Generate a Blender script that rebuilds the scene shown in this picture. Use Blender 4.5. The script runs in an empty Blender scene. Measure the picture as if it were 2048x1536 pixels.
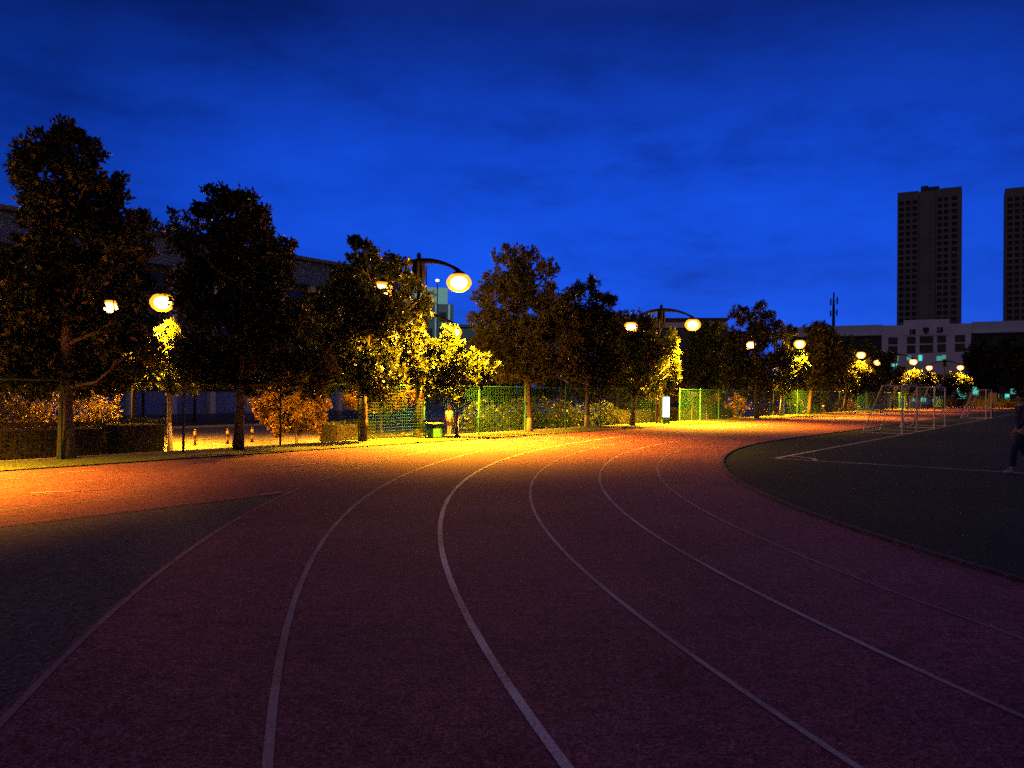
import bpy, bmesh, math, random
import numpy as np
from mathutils import Vector, Matrix
random.seed(7)
S = bpy.context.scene
COL = S.collection
R = math.radians
CAMH, F, PIT, ROL = 1.655, 1595.0, 0.0074, 0.0102
GL = -0.9                                   # level of the ground outside the track

# ------------------------------------------------------------------ survey helpers
def ray(px, py):
    x = (px - 1024) / F; y = -(py - 768) / F
    c, s = math.cos(ROL), math.sin(ROL)
    xr, yr = c * x - s * y, s * x + c * y
    return Vector((xr, math.cos(PIT) - math.sin(PIT) * yr, math.sin(PIT) + math.cos(PIT) * yr))
def at(px, py, Y):
    d = ray(px, py); t = Y / d.y
    return Vector((d.x * t, Y, CAMH + d.z * t))
def ground(px, py, z=0.0):
    d = ray(px, py); t = (z - CAMH) / d.z
    return Vector((d.x * t, d.y * t, z))
EX = Vector((0.6, 0.8, 0)); NX = Vector((0.8, -0.6, 0))      # along the straight / towards the field
P0 = Vector((-0.27, 30.7, 0))                                  # a point of the fence line
def fence_pt(px, off=0.0, z=0.0):
    """point on the fence line in picture column px; off > 0 is behind the fence"""
    a = P0 - NX * off
    d = ray(px, 860); k = d.x / d.y
    t = (k * a.y - a.x) / (EX.x - k * EX.y)
    p = a + EX * t; p.z = z
    return p
CB = Vector((30.1, 12.07, 0))                                  # centre of the bend
ANG_E = math.atan2(EX.y, EX.x)

# ------------------------------------------------------------------ object helpers
def tag(o, label=None, cat=None, group=None, kind=None):
    if label: o['label'] = label
    if cat: o['category'] = cat
    if group: o['group'] = group
    if kind: o['kind'] = kind
    return o
def empty(name, loc, rz=0.0, label=None, cat=None, group=None):
    o = bpy.data.objects.new(name, None); COL.objects.link(o)
    o.location = loc; o.rotation_euler = (0, 0, rz); o.empty_display_size = 0.2
    return tag(o, label, cat, group)
def link(name, me, mat, parent=None, smooth=False):
    o = bpy.data.objects.new(name, me); COL.objects.link(o)
    if mat is not None and not me.materials: me.materials.append(mat)
    if smooth:
        me.polygons.foreach_set('use_smooth', [True] * len(me.polygons))
    if parent: o.parent = parent
    return o
def copy_tree(o, parent=None):
    c = o.copy(); COL.objects.link(c)
    if parent is not None: c.parent = parent
    for ch in [x for x in bpy.data.objects if x.parent == o]: copy_tree(ch, c)
    return c
class MB:
    def __init__(self): self.v = []; self.f = []
    def box(self, c, s, rz=0.0, taper=1.0):
        cx, cy, cz = c; hx, hy, hz = s[0] / 2, s[1] / 2, s[2] / 2
        b = len(self.v); ca, sa = math.cos(rz), math.sin(rz)
        for z, k in ((-hz, 1.0), (hz, taper)):
            for x, y in ((-hx, -hy), (hx, -hy), (hx, hy), (-hx, hy)):
                x, y = x * k, y * k
                self.v.append((cx + x * ca - y * sa, cy + x * sa + y * ca, cz + z))
        self.f += [tuple(b + i for i in q) for q in ((3, 2, 1, 0), (4, 5, 6, 7), (0, 1, 5, 4), (1, 2, 6, 5), (2, 3, 7, 6), (3, 0, 4, 7))]
        return self
    def bar(self, p, q, w, h=None):
        """rectangular bar from p to q"""
        return self.tube([p, q], [w * 0.7071, w * 0.7071], 4)
    def tube(self, pts, rad, n=8, cap=True):
        pts = [Vector(p) for p in pts]
        if not hasattr(rad, '__len__'): rad = [rad] * len(pts)
        b = len(self.v); up = None
        for i, p in enumerate(pts):
            t = (pts[min(i + 1, len(pts) - 1)] - pts[max(i - 1, 0)]).normalized()
            if up is None:
                up = Vector((0, 0, 1)) if abs(t.z) < 0.9 else Vector((1, 0, 0))
            a = t.cross(up)
            if a.length < 1e-4: a = t.cross(Vector((0, 1, 0)))
            a.normalize(); c = a.cross(t).normalized(); up = c
            for k in range(n):
                an = 2 * math.pi * (k + 0.5) / n
                self.v.append(tuple(p + (a * math.cos(an) + c * math.sin(an)) * rad[i]))
        for i in range(len(pts) - 1):
            for k in range(n):
                k2 = (k + 1) % n
                self.f.append((b + i * n + k, b + (i + 1) * n + k, b + (i + 1) * n + k2, b + i * n + k2))
        if cap:
            self.f.append(tuple(b + k for k in range(n)))
            e = b + (len(pts) - 1) * n
            self.f.append(tuple(e + k for k in reversed(range(n))))
        return self
    def lathe(self, prof, n=16, c=(0, 0, 0)):
        b = len(self.v)
        for r, z in prof:
            for k in range(n):
                a = 2 * math.pi * k / n
                self.v.append((c[0] + r * math.cos(a), c[1] + r * math.sin(a), c[2] + z))
        for i in range(len(prof) - 1):
            for k in range(n):
                k2 = (k + 1) % n
                self.f.append((b + i * n + k, b + i * n + k2, b + (i + 1) * n + k2, b + (i + 1) * n + k))
        self.f.append(tuple(b + k for k in reversed(range(n))))
        e = b + (len(prof) - 1) * n
        self.f.append(tuple(e + k for k in range(n)))
        return self
    def prism(self, poly, z0, z1):
        b = len(self.v); n = len(poly)
        for z in (z0, z1):
            for p in poly: self.v.append((p[0], p[1], z))
        self.f.append(tuple(b + k for k in reversed(range(n))))
        self.f.append(tuple(b + n + k for k in range(n)))
        for k in range(n):
            k2 = (k + 1) % n
            self.f.append((b + k, b + k2, b + n + k2, b + n + k))
        return self
    def strip(self, left, right, z):
        b = len(self.v); n = len(left)
        for p in left: self.v.append((p[0], p[1], z))
        for p in right: self.v.append((p[0], p[1], z))
        for i in range(n - 1): self.f.append((b + i, b + n + i, b + n + i + 1, b + i + 1))
        return self
    def mesh(self, name='mesh'):
        me = bpy.data.meshes.new(name); me.from_pydata(self.v, [], self.f); me.update(); return me
    def build(self, name, mat, parent=None, smooth=False):
        return link(name, self.mesh(name), mat, parent, smooth)
def np_mesh(name, V, Fq):
    me = bpy.data.meshes.new(name)
    me.vertices.add(len(V)); me.vertices.foreach_set('co', V.astype(np.float32).ravel())
    k = Fq.shape[1]
    me.loops.add(Fq.size); me.loops.foreach_set('vertex_index', Fq.astype(np.int32).ravel())
    me.polygons.add(len(Fq)); me.polygons.foreach_set('loop_start', np.arange(0, Fq.size, k, dtype=np.int32))
    me.update(calc_edges=True); me.validate(); return me

# ------------------------------------------------------------------ materials
def newmat(name):
    m = bpy.data.materials.new(name); m.use_nodes = True
    nt = m.node_tree; return m, nt, nt.nodes['Principled BSDF']
def N(nt, typ, **kw):
    n = nt.nodes.new(typ)
    for k, v in kw.items():
        if hasattr(n, k) and k not in ('Scale', 'Detail', 'Roughness'): setattr(n, k, v)
        else: n.inputs[k].default_value = v
    return n
def ramp(nt, fac, stops, interp='LINEAR'):
    r = nt.nodes.new('ShaderNodeValToRGB'); r.color_ramp.interpolation = interp
    el = r.color_ramp.elements
    while len(el) < len(stops): el.new(0.5)
    for e, (p, c) in zip(el, stops): e.position = p; e.color = (*c, 1)
    nt.links.new(fac, r.inputs['Fac']); return r
def mix(nt, fac, a, b, mode='MIX'):
    m = nt.nodes.new('ShaderNodeMix'); m.data_type = 'RGBA'; m.blend_type = mode
    for s, v in ((m.inputs[0], fac), (m.inputs[6], a), (m.inputs[7], b)):
        if hasattr(v, 'links') or hasattr(v, 'is_linked'): nt.links.new(v, s)
        elif isinstance(v, (int, float)): s.default_value = v
        else: s.default_value = (*v, 1)
    return m.outputs[2]
def simple(name, col, rough=0.6, metal=0.0, var=0.15, scale=6.0, bump=0.0, spec=0.5):
    m, nt, b = newmat(name)
    tc = N(nt, 'ShaderNodeTexCoord')
    no = N(nt, 'ShaderNodeTexNoise', Scale=scale, Detail=4.0)
    nt.links.new(tc.outputs['Object'], no.inputs['Vector'])
    lo = tuple(c * (1 - var) for c in col); hi = tuple(min(1, c * (1 + var)) for c in col)
    rp = ramp(nt, no.outputs['Fac'], [(0.3, lo), (0.7, hi)])
    nt.links.new(rp.outputs['Color'], b.inputs['Base Color'])
    b.inputs['Roughness'].default_value = rough; b.inputs['Metallic'].default_value = metal
    b.inputs['Specular IOR Level'].default_value = spec
    if bump:
        bp = N(nt, 'ShaderNodeBump', Strength=bump, Distance=0.02)
        nt.links.new(no.outputs['Fac'], bp.inputs['Height']); nt.links.new(bp.outputs['Normal'], b.inputs['Normal'])
    return m
def emissive(name, col, strength):
    m, nt, b = newmat(name)
    b.inputs['Base Color'].default_value = (*col, 1)
    b.inputs['Emission Color'].default_value = (*col, 1); b.inputs['Emission Strength'].default_value = strength
    return m
def granule(name, c0, c1, c2, big0, big1, fine=130.0, rough=0.85, bump=0.25):
    """granular sheet: fine two-tone grain, larger worn patches"""
    m, nt, b = newmat(name)
    tc = N(nt, 'ShaderNodeTexCoord')
    a = N(nt, 'ShaderNodeTexNoise', Scale=fine, Detail=3.0); nt.links.new(tc.outputs['Object'], a.inputs['Vector'])
    mid = N(nt, 'ShaderNodeTexNoise', Scale=fine * 0.30, Detail=4.0, Roughness=0.75); nt.links.new(tc.outputs['Object'], mid.inputs['Vector'])
    co_ = N(nt, 'ShaderNodeTexNoise', Scale=fine * 0.075, Detail=5.0, Roughness=0.8); nt.links.new(tc.outputs['Object'], co_.inputs['Vector'])
    lg = N(nt, 'ShaderNodeTexNoise', Scale=0.42, Detail=6.0, Roughness=0.68); nt.links.new(tc.outputs['Object'], lg.inputs['Vector'])
    st = N(nt, 'ShaderNodeTexNoise', Scale=1.6, Detail=4.0, Roughness=0.7, Distortion=1.2); nt.links.new(tc.outputs['Object'], st.inputs['Vector'])
    r1 = ramp(nt, a.outputs['Fac'], [(0.36, c0), (0.5, c1), (0.64, c2)])
    r2 = ramp(nt, mid.outputs['Fac'], [(0.36, (0.35,) * 3), (0.64, (1.6,) * 3)])
    r4 = ramp(nt, co_.outputs['Fac'], [(0.36, (0.55,) * 3), (0.64, (1.4,) * 3)])
    r3 = ramp(nt, lg.outputs['Fac'], [(0.33, big0), (0.67, big1)])
    r5 = ramp(nt, st.outputs['Fac'], [(0.30, (0.62,) * 3), (0.42, (1.0,) * 3), (0.70, (1.0,) * 3), (0.78, (1.22, 1.2, 1.2))])
    x = mix(nt, 1.0, r1.outputs['Color'], r2.outputs['Color'], 'MULTIPLY')
    x = mix(nt, 1.0, x, r4.outputs['Color'], 'MULTIPLY')
    x = mix(nt, 1.0, x, r3.outputs['Color'], 'MULTIPLY')
    x = mix(nt, 1.0, x, r5.outputs['Color'], 'MULTIPLY')
    nt.links.new(x, b.inputs['Base Color']); b.inputs['Roughness'].default_value = rough
    b.inputs['Specular IOR Level'].default_value = 0.3
    bp = N(nt, 'ShaderNodeBump', Strength=bump, Distance=0.006)
    nt.links.new(a.outputs['Fac'], bp.inputs['Height']); nt.links.new(bp.outputs['Normal'], b.inputs['Normal'])
    return m
def leafmat(name, c0, c1, rough=0.38, spec=0.5):
    m, nt, b = newmat(name)
    g = N(nt, 'ShaderNodeNewGeometry')
    rp = ramp(nt, g.outputs['Random Per Island'], [(0.0, c0), (1.0, c1)])
    nt.links.new(rp.outputs['Color'], b.inputs['Base Color'])
    b.inputs['Roughness'].default_value = rough; b.inputs['Specular IOR Level'].default_value = spec
    tl = N(nt, 'ShaderNodeBsdfTranslucent'); tcx = mix(nt, 1.0, rp.outputs['Color'], (1.5, 1.5, 0.8), 'MULTIPLY'); nt.links.new(tcx, tl.inputs['Color'])
    ms = N(nt, 'ShaderNodeMixShader'); ms.inputs[0].default_value = 0.30
    nt.links.new(b.outputs[0], ms.inputs[1]); nt.links.new(tl.outputs[0], ms.inputs[2]); nt.links.new(ms.outputs[0], nt.nodes['Material Output'].inputs['Surface'])
    return m
def paintline(name, col, under, wear):
    m, nt, b = newmat(name)
    tc = N(nt, 'ShaderNodeTexCoord')
    a = N(nt, 'ShaderNodeTexNoise', Scale=45.0, Detail=4.0, Roughness=0.7); nt.links.new(tc.outputs['Object'], a.inputs['Vector'])
    l = N(nt, 'ShaderNodeTexNoise', Scale=0.9, Detail=3.0); nt.links.new(tc.outputs['Object'], l.inputs['Vector'])
    ad = N(nt, 'ShaderNodeMath', operation='ADD'); nt.links.new(a.outputs['Fac'], ad.inputs[0]); nt.links.new(l.outputs['Fac'], ad.inputs[1])
    r = ramp(nt, ad.outputs[0], [(max(0, wear - 0.09) , (0, 0, 0)), (min(1, wear + 0.09), (1, 1, 1))])
    # ramp reads 0..2 halved
    hv = N(nt, 'ShaderNodeMath', operation='MULTIPLY'); hv.inputs[1].default_value = 0.5
    nt.links.new(ad.outputs[0], hv.inputs[0]); nt.links.new(hv.outputs[0], r.inputs['Fac'])
    x = mix(nt, r.outputs['Color'], under, col)
    nt.links.new(x, b.inputs['Base Color']); b.inputs['Roughness'].default_value = 0.7
    return m

TR = (0.24, 0.080, 0.115)
M = {}
M['track'] = granule('track_rubber', (0.10, 0.030, 0.052), (0.235, 0.074, 0.108), (0.40, 0.138, 0.185), (0.66, 0.64, 0.70), (1.2, 1.16, 1.1))
M['apron'] = granule('grey_rubber', (0.048, 0.040, 0.050), (0.096, 0.080, 0.098), (0.16, 0.135, 0.155), (0.7, 0.72, 0.75), (1.15, 1.1, 1.05))
M['grass'] = granule('turf', (0.005, 0.017, 0.007), (0.012, 0.040, 0.014), (0.027, 0.074, 0.028), (0.65, 0.7, 0.65), (1.2, 1.15, 1.1), fine=90.0, rough=0.95)
M['verge'] = granule('verge_grass', (0.03, 0.05, 0.012), (0.07, 0.10, 0.022), (0.14, 0.17, 0.05), (0.7, 0.75, 0.7), (1.15, 1.1, 1.1), fine=60.0, rough=0.9)
M['plaza'] = granule('paving', (0.14, 0.12, 0.11), (0.24, 0.21, 0.18), (0.34, 0.30, 0.26), (0.8, 0.8, 0.8), (1.1, 1.1, 1.1), fine=25.0, rough=0.7, bump=0.1)
M['asphalt'] = granule('asphalt', (0.04, 0.04, 0.045), (0.06, 0.06, 0.065), (0.09, 0.09, 0.095), (0.8, 0.8, 0.8), (1.1, 1.1, 1.1), fine=40.0, rough=0.42, bump=0.05)
M['kerb'] = simple('kerb_concrete', (0.32, 0.29, 0.26), 0.8, var=0.2, scale=4)
M['line_good'] = paintline('line_paint', (0.70, 0.68, 0.70), TR, 0.465)
M['line_mid'] = paintline('line_paint_worn', (0.46, 0.40, 0.41), TR, 0.49)
M['line_faint'] = paintline('line_paint_faint', (0.36, 0.27, 0.28), TR, 0.505)
M['line_mid2'] = paintline('line_paint_half_worn', (0.52, 0.46, 0.47), TR, 0.47)
M['pitch_line'] = paintline('pitch_paint', (0.62, 0.62, 0.58), (0.03, 0.05, 0.02), 0.44)
M['black_metal'] = simple('black_metal', (0.008, 0.008, 0.010), 0.75, var=0.3, spec=0.15)
M['green_metal'] = simple('green_paint', (0.035, 0.20, 0.10), 0.4, var=0.2)
M['wire_dim'] = simple('unlit_wire', (0.010, 0.030, 0.020), 0.7, var=0.1)  # darker copy of the green wire, shade painted in for the unlit stretch
M['wire'] = simple('green_wire', (0.03, 0.16, 0.075), 0.5, var=0.1)
M['white_metal'] = simple('white_paint', (0.62, 0.60, 0.60), 0.45, var=0.12, scale=12)
M['bark'] = simple('bark', (0.11, 0.085, 0.06), 0.9, var=0.45, scale=9, bump=0.6)
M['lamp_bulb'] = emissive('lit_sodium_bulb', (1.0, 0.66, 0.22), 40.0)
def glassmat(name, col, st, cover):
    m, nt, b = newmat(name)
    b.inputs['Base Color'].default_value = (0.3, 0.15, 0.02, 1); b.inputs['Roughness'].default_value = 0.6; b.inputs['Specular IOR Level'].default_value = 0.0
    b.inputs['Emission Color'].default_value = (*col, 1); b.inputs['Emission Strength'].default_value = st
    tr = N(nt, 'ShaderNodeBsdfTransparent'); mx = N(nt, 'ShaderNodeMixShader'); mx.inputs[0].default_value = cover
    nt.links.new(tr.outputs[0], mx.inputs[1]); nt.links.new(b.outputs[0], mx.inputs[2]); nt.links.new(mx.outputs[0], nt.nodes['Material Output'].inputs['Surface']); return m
M['lamp_halo_glass'] = glassmat('lit_halo_glass', (1.0, 0.36, 0.012), 1.25, 0.86)  # orange emission stands in for the halo around the bulb
M['leaf_dark'] = leafmat('glossy_dark_leaf', (0.012, 0.016, 0.006), (0.036, 0.044, 0.014), 0.40, 0.5)
M['leaf_green'] = leafmat('green_leaf', (0.010, 0.020, 0.004), (0.062, 0.092, 0.016), 0.42, 0.45)
M['leaf_mid'] = leafmat('glossy_leaf', (0.010, 0.016, 0.004), (0.055, 0.074, 0.014), 0.38, 0.55)
M['leaf_ginkgo'] = leafmat('upright_leaf', (0.03, 0.035, 0.012), (0.075, 0.085, 0.028), 0.45, 0.4)
M['leaf_maple'] = leafmat('maple_leaf', (0.09, 0.05, 0.015), (0.17, 0.10, 0.03), 0.5, 0.35)
M['leaf_shrub'] = leafmat('shrub_leaf', (0.010, 0.024, 0.005), (0.026, 0.048, 0.011), 0.5, 0.4)
M['leaf_brown'] = leafmat('brownish_leaf', (0.035, 0.024, 0.014), (0.075, 0.05, 0.026), 0.55, 0.35)
M['soil_dark'] = simple('dark_wood', (0.03, 0.025, 0.02), 0.9)
M['wall_pale'] = simple('pale_render', (0.62, 0.64, 0.70), 0.7, var=0.08, scale=0.3)
M['wall_band'] = simple('blue_grey_band', (0.06, 0.12, 0.27), 0.7, var=0.1, scale=0.4)
M['wall_blue'] = simple('blue_plinth', (0.12, 0.22, 0.55), 0.6, var=0.1, scale=0.4)
M['wall_grey'] = simple('grey_render', (0.10, 0.11, 0.14), 0.75, var=0.1, scale=0.3)
M['wall_pink'] = simple('pinkish_stone', (0.80, 0.70, 0.74), 0.75, var=0.1, scale=0.25)
M['wall_dark'] = simple('dark_panel', (0.05, 0.055, 0.065), 0.6, var=0.15, scale=0.4)
M['tower_wall'] = simple('tower_render', (0.21, 0.18, 0.15), 0.85, var=0.15, scale=0.12)
M['glass'] = simple('dark_glass', (0.012, 0.02, 0.024), 0.12, var=0.3, scale=0.3)
M['glass_green'] = simple('green_glass', (0.010, 0.03, 0.03), 0.25, var=0.3, scale=0.2)
M['black_pane'] = simple('black_pane', (0.004, 0.004, 0.005), 0.5)
M['cyan'] = emissive('lit_cyan_window', (0.10, 0.80, 0.62), 0.9)
M['cyan_dim'] = emissive('lit_cyan_window_dim', (0.10, 0.50, 0.36), 0.55)
M['white_light'] = emissive('white_lamp', (0.85, 0.95, 1.0), 5.0)
M['rock'] = simple('boulder', (0.34, 0.27, 0.20), 0.85, var=0.35, scale=3, bump=0.5)
M['rust'] = simple('rusty_ledge', (0.35, 0.20, 0.12), 0.8)

# ------------------------------------------------------------------ camera
cam = bpy.data.cameras.new('camera'); co = bpy.data.objects.new('camera', cam); COL.objects.link(co)
cam.sensor_width = 36.0; cam.lens = F / 2048 * 36.0; cam.clip_start = 0.05; cam.clip_end = 6000
f0 = Vector((0, math.cos(PIT), math.sin(PIT))); u0 = Vector((0, -math.sin(PIT), math.cos(PIT))); r0 = Vector((1, 0, 0))
c, s = math.cos(ROL), math.sin(ROL)
rt = r0 * c + u0 * s; up = -r0 * s + u0 * c
mw = Matrix((rt, up, -f0)).transposed().to_4x4(); mw.translation = (0, 0, CAMH)
co.matrix_world = mw; S.camera = co

# ------------------------------------------------------------------ sky
w = bpy.data.worlds.new('World'); S.world = w; w.use_nodes = True
nt = w.node_tree; bg = nt.nodes['Background']
sky = N(nt, 'ShaderNodeTexSky', sky_type='NISHITA', sun_disc=False)
sky.sun_elevation = R(-4.0); sky.sun_rotation = R(20.0)
tc = N(nt, 'ShaderNodeTexCoord'); sp = N(nt, 'ShaderNodeSeparateXYZ')
nt.links.new(tc.outputs['Generated'], sp.inputs[0])
rz = ramp(nt, sp.outputs['Z'], [(0.0, (0.006, 0.070, 0.62)), (0.06, (0.005, 0.067, 0.61)), (0.16, (0.0038, 0.061, 0.60)), (0.28, (0.0032, 0.048, 0.50)), (0.42, (0.002, 0.016, 0.18)), (0.64, (0.021, 0.021, 0.078)), (1.0, (0.036, 0.031, 0.108))])  # highest stops are purple fill added overhead to lift the foreground
# dusk cloud bands
mp = N(nt, 'ShaderNodeMapping'); mp.inputs['Scale'].default_value = (2.6, 2.6, 8.0); mp.inputs['Rotation'].default_value = (0, R(7), 0)
nt.links.new(tc.outputs['Generated'], mp.inputs['Vector'])
cn = N(nt, 'ShaderNodeTexNoise', Scale=1.25, Detail=9.0, Roughness=0.66); nt.links.new(mp.outputs[0], cn.inputs['Vector'])
cr = ramp(nt, cn.outputs['Fac'], [(0.34, (0.60, 0.62, 0.66)), (0.5, (0.96,) * 3), (0.68, (1.18, 1.17, 1.12))])
x = mix(nt, 1.0, rz.outputs['Color'], cr.outputs['Color'], 'MULTIPLY')
# brightness drops to the sides, lens vignetting put into the sky colour
dp = N(nt, 'ShaderNodeVectorMath', operation='DOT_PRODUCT'); dp.inputs[1].default_value = (0.10, 0.98, 0.12)
nt.links.new(tc.outputs['Generated'], dp.inputs[0])
gr = ramp(nt, dp.outputs['Value'], [(0.0, (0.75, 0.65, 0.5)), (0.80, (0.55,) * 3), (0.90, (0.92,) * 3), (1.0, (1.06,) * 3)])
x = mix(nt, 1.0, x, gr.outputs['Color'], 'MULTIPLY')
bk = N(nt, 'ShaderNodeMapRange'); bk.inputs[1].default_value = 0.35; bk.inputs[2].default_value = -0.4; bk.interpolation_type = 'SMOOTHSTEP'
nt.links.new(dp.outputs['Value'], bk.inputs[0])
x = mix(nt, bk.outputs[0], x, (0.060, 0.048, 0.085))          # pale fill added to the sky behind, brightens ground and facades
sk = mix(nt, 1.0, sky.outputs[0], (0.02, 0.03, 0.06), 'MULTIPLY')
x = mix(nt, 1.0, x, sk, 'ADD')
nt.links.new(x, bg.inputs['Color']); bg.inputs['Strength'].default_value = 1.2

# ------------------------------------------------------------------ ground, track, pitch
def arc(r, a0, a1, n):
    return [CB + Vector((math.cos(a), math.sin(a), 0)) * r for a in np.linspace(a0, a1, n)]
A_L = math.atan2(-NX.y, -NX.x)                  # towards the fence (left end of the bend)
A_R = A_L + math.pi                              # the other side
def stadium(r, L=88.0, n=90):
    """bend behind the camera, both straights, far bend"""
    pts = [CB - NX * r + EX * L] + arc(r, A_L, A_R, n)
    C2 = CB + EX * L
    far = [C2 + Vector((math.cos(a), math.sin(a), 0)) * r for a in np.linspace(A_R, A_R + math.pi, n)]
    return pts + far
def sheet(name, poly, z, mat):
    b = MB(); b.v = [(p[0], p[1], z) for p in poly]; b.f = [tuple(range(len(poly)))]
    o = b.build(name, mat); o['kind'] = 'structure'; return o
MB_ = MB(); MB_.box((0, 600, GL - 0.05), (5000, 5000, 0.1)); tag(MB_.build('plaza_ground', M['plaza']), kind='structure')
# raised platform that carries the running track
EDGE = 0.45
a, b_ = P0 - NX * EDGE - EX * 75, P0 - NX * EDGE + EX * 230
b = MB(); b.prism([a, a + NX * 130, b_ + NX * 130, b_], GL + 0.002, -0.012); tag(b.build('apron', M['apron']), kind='structure')
# low stone edge of the platform behind the fence
b = MB(); b.prism([a - NX * 0.22, a - NX * 0.003, b_ - NX * 0.003, b_ - NX * 0.22], GL + 0.004, 0.0); tag(b.build('kerb_edge', M['kerb']), kind='structure')
R_IN, R_OUT = 26.28, 33.59
outer = stadium(R_OUT + 0.06); inner = stadium(R_IN - 0.3)
n = len(outer)
b = MB(); b.strip(outer + outer[:1], inner + inner[:1], -0.002); tag(b.build('running_track', M['track']), kind='structure')
# the straight runs on past the bend along the fence
s0 = CB - NX * (R_OUT + 0.06); s1 = CB - NX * (R_IN + 0.9)
b = MB(); b.strip([s0 - EX * 60, s0 + EX * 1], [s1 - EX * 60, s1 + EX * 1], -0.007); tag(b.build('track_straight', M['track']), kind='structure')
sheet('grass_field', stadium(R_IN - 0.34), 0.003, M['grass'])
# grass verge between track and fence
g0 = P0 - NX * (EDGE - 0.02); g1 = CB - NX * (R_OUT + 0.25)
b = MB(); b.strip([g0 - EX * 74, g0 + EX * 229], [g1 - EX * 74 + EX * ((g0 - g1).dot(EX)), g1 + EX * 229 + EX * ((g0 - g1).dot(EX))], 0.012); tag(b.build('grass_verge', M['verge']), kind='structure')
# aluminium kerb along the inside of lane one
b = MB(); k0, k1 = stadium(R_IN - 0.22), stadium(R_IN - 0.30)
b.strip(k0 + k0[:1], k1 + k1[:1], 0.03); b.strip(k1 + k1[:1], [p for p in k1 + k1[:1]], 0.0)
nv = len(k0) + 1
# the same dull rubber as the run-off
for ring_i, off in ((0, 0), (1, nv)):
    base = len(b.v); pts = (k0 if ring_i == 0 else k1); pts = pts + pts[:1]
    for p in pts: b.v.append((p[0], p[1], -0.002))
    for i in range(len(pts) - 1): b.f.append((off + i, off + i + 1, base + i + 1, base + i))
tag(b.build('track_kerb', M['apron']), kind='structure')
def lane(name, r, mat, wd=0.05, z=0.003, dash=None):
    o_, i_ = stadium(r + wd / 2, n=160), stadium(r - wd / 2, n=160)
    bb = MB(); bb.strip(o_ + o_[:1], i_ + i_[:1], z); o = bb.build(name, mat); o['kind'] = 'structure'; return o
RADII = [33.59, 32.31, 31.045, 29.80, 28.585, 27.43]
for r, mname, wd in zip(RADII, ('line_faint', 'line_mid', 'line_good', 'line_mid', 'line_mid2', 'line_faint'), (0.045, 0.048, 0.055, 0.042, 0.045, 0.036)):
    lane('lane_line', r, M[mname], wd)
# faint lane lines and start marks of the straight's run-on
for r in (32.3, 31.05, 29.8, 28.55, 27.3):
    q = CB - NX * r
    b = MB(); b.strip([q - EX * 60 - NX * .025, q - EX * 6 - NX * .025], [q - EX * 60 + NX * .025, q - EX * 6 + NX * .025], -0.003)
    tag(b.build('lane_line', M['line_faint']), kind='structure')
def mark(p, q, wd, mat, z=0.0):
    d = (q - p).normalized(); nn = Vector((-d.y, d.x, 0)) * wd / 2
    b = MB(); b.strip([p + nn, q + nn], [p - nn, q - nn], z); o = b.build('start_mark', mat); o['kind'] = 'structure'; return o
for (x0, y0, x1, y1) in ((60, 986, 215, 978), (520, 990, 560, 984), (560, 935, 640, 925), (120, 945, 200, 940)):
    mark(ground(x0, y0), ground(x1, y1), 0.10, M['line_mid'], 0.0)
# pitch markings on the turf
cor = ground(1550, 917)
b = MB()
def pline(p, q, wd=0.11):
    d = (q - p).normalized(); nn = Vector((-d.y, d.x, 0)) * wd / 2
    b.strip([p + nn, q + nn], [p - nn, q - nn], 0.007)
pline(cor, cor + EX * 88); pline(cor + NX * 0.05, cor + NX * 46)
arcp = [cor + EX * (1.0 * math.cos(t)) + NX * (1.0 * math.sin(t)) for t in np.linspace(0.06, math.pi / 2 - 0.06, 10)]
arcq = [cor + EX * (0.9 * math.cos(t)) + NX * (0.9 * math.sin(t)) for t in np.linspace(0.06, math.pi / 2 - 0.06, 10)]
b.strip(arcp, arcq, 0.0075)
tag(b.build('pitch_lines', M['pitch_line']), kind='structure')
# road in front of the long building
ra = P0 - NX * 27; rb = P0 - NX * 49
b = MB(); b.strip([rb - EX * 90, rb + EX * 160], [ra - EX * 90, ra + EX * 160], GL + 0.006); tag(b.build('road', M['asphalt']), kind='structure')
b = MB(); b.prism([ra - EX * 90, ra + NX * 0.2 - EX * 90, ra + NX * 0.2 + EX * 160, ra + EX * 160], GL + 0.003, GL + 0.13); tag(b.build('road_kerb', M['kerb']), kind='structure')

# ------------------------------------------------------------------ fence
FH = 1.78
fence_root = empty('fence', P0, ANG_E, 'green wire mesh fence with top rail running along the whole track', 'fence')
post_me = MB().tube([(0, 0, 0), (0, 0, FH)], 0.032, 8).lathe([(0.045, 0), (0.048, 0.03), (0.03, 0.06)], 8, (0, 0, FH)).mesh('post')
post_me.materials.append(M['green_metal'])
M['post_dim'] = simple('unlit_green_paint', (0.012, 0.045, 0.035), 0.7, var=0.2)  # post green darkened, shade put into the colour away from the lamps
post_dim = post_me.copy(); post_dim.materials.clear(); post_dim.materials.append(M['post_dim'])
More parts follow.
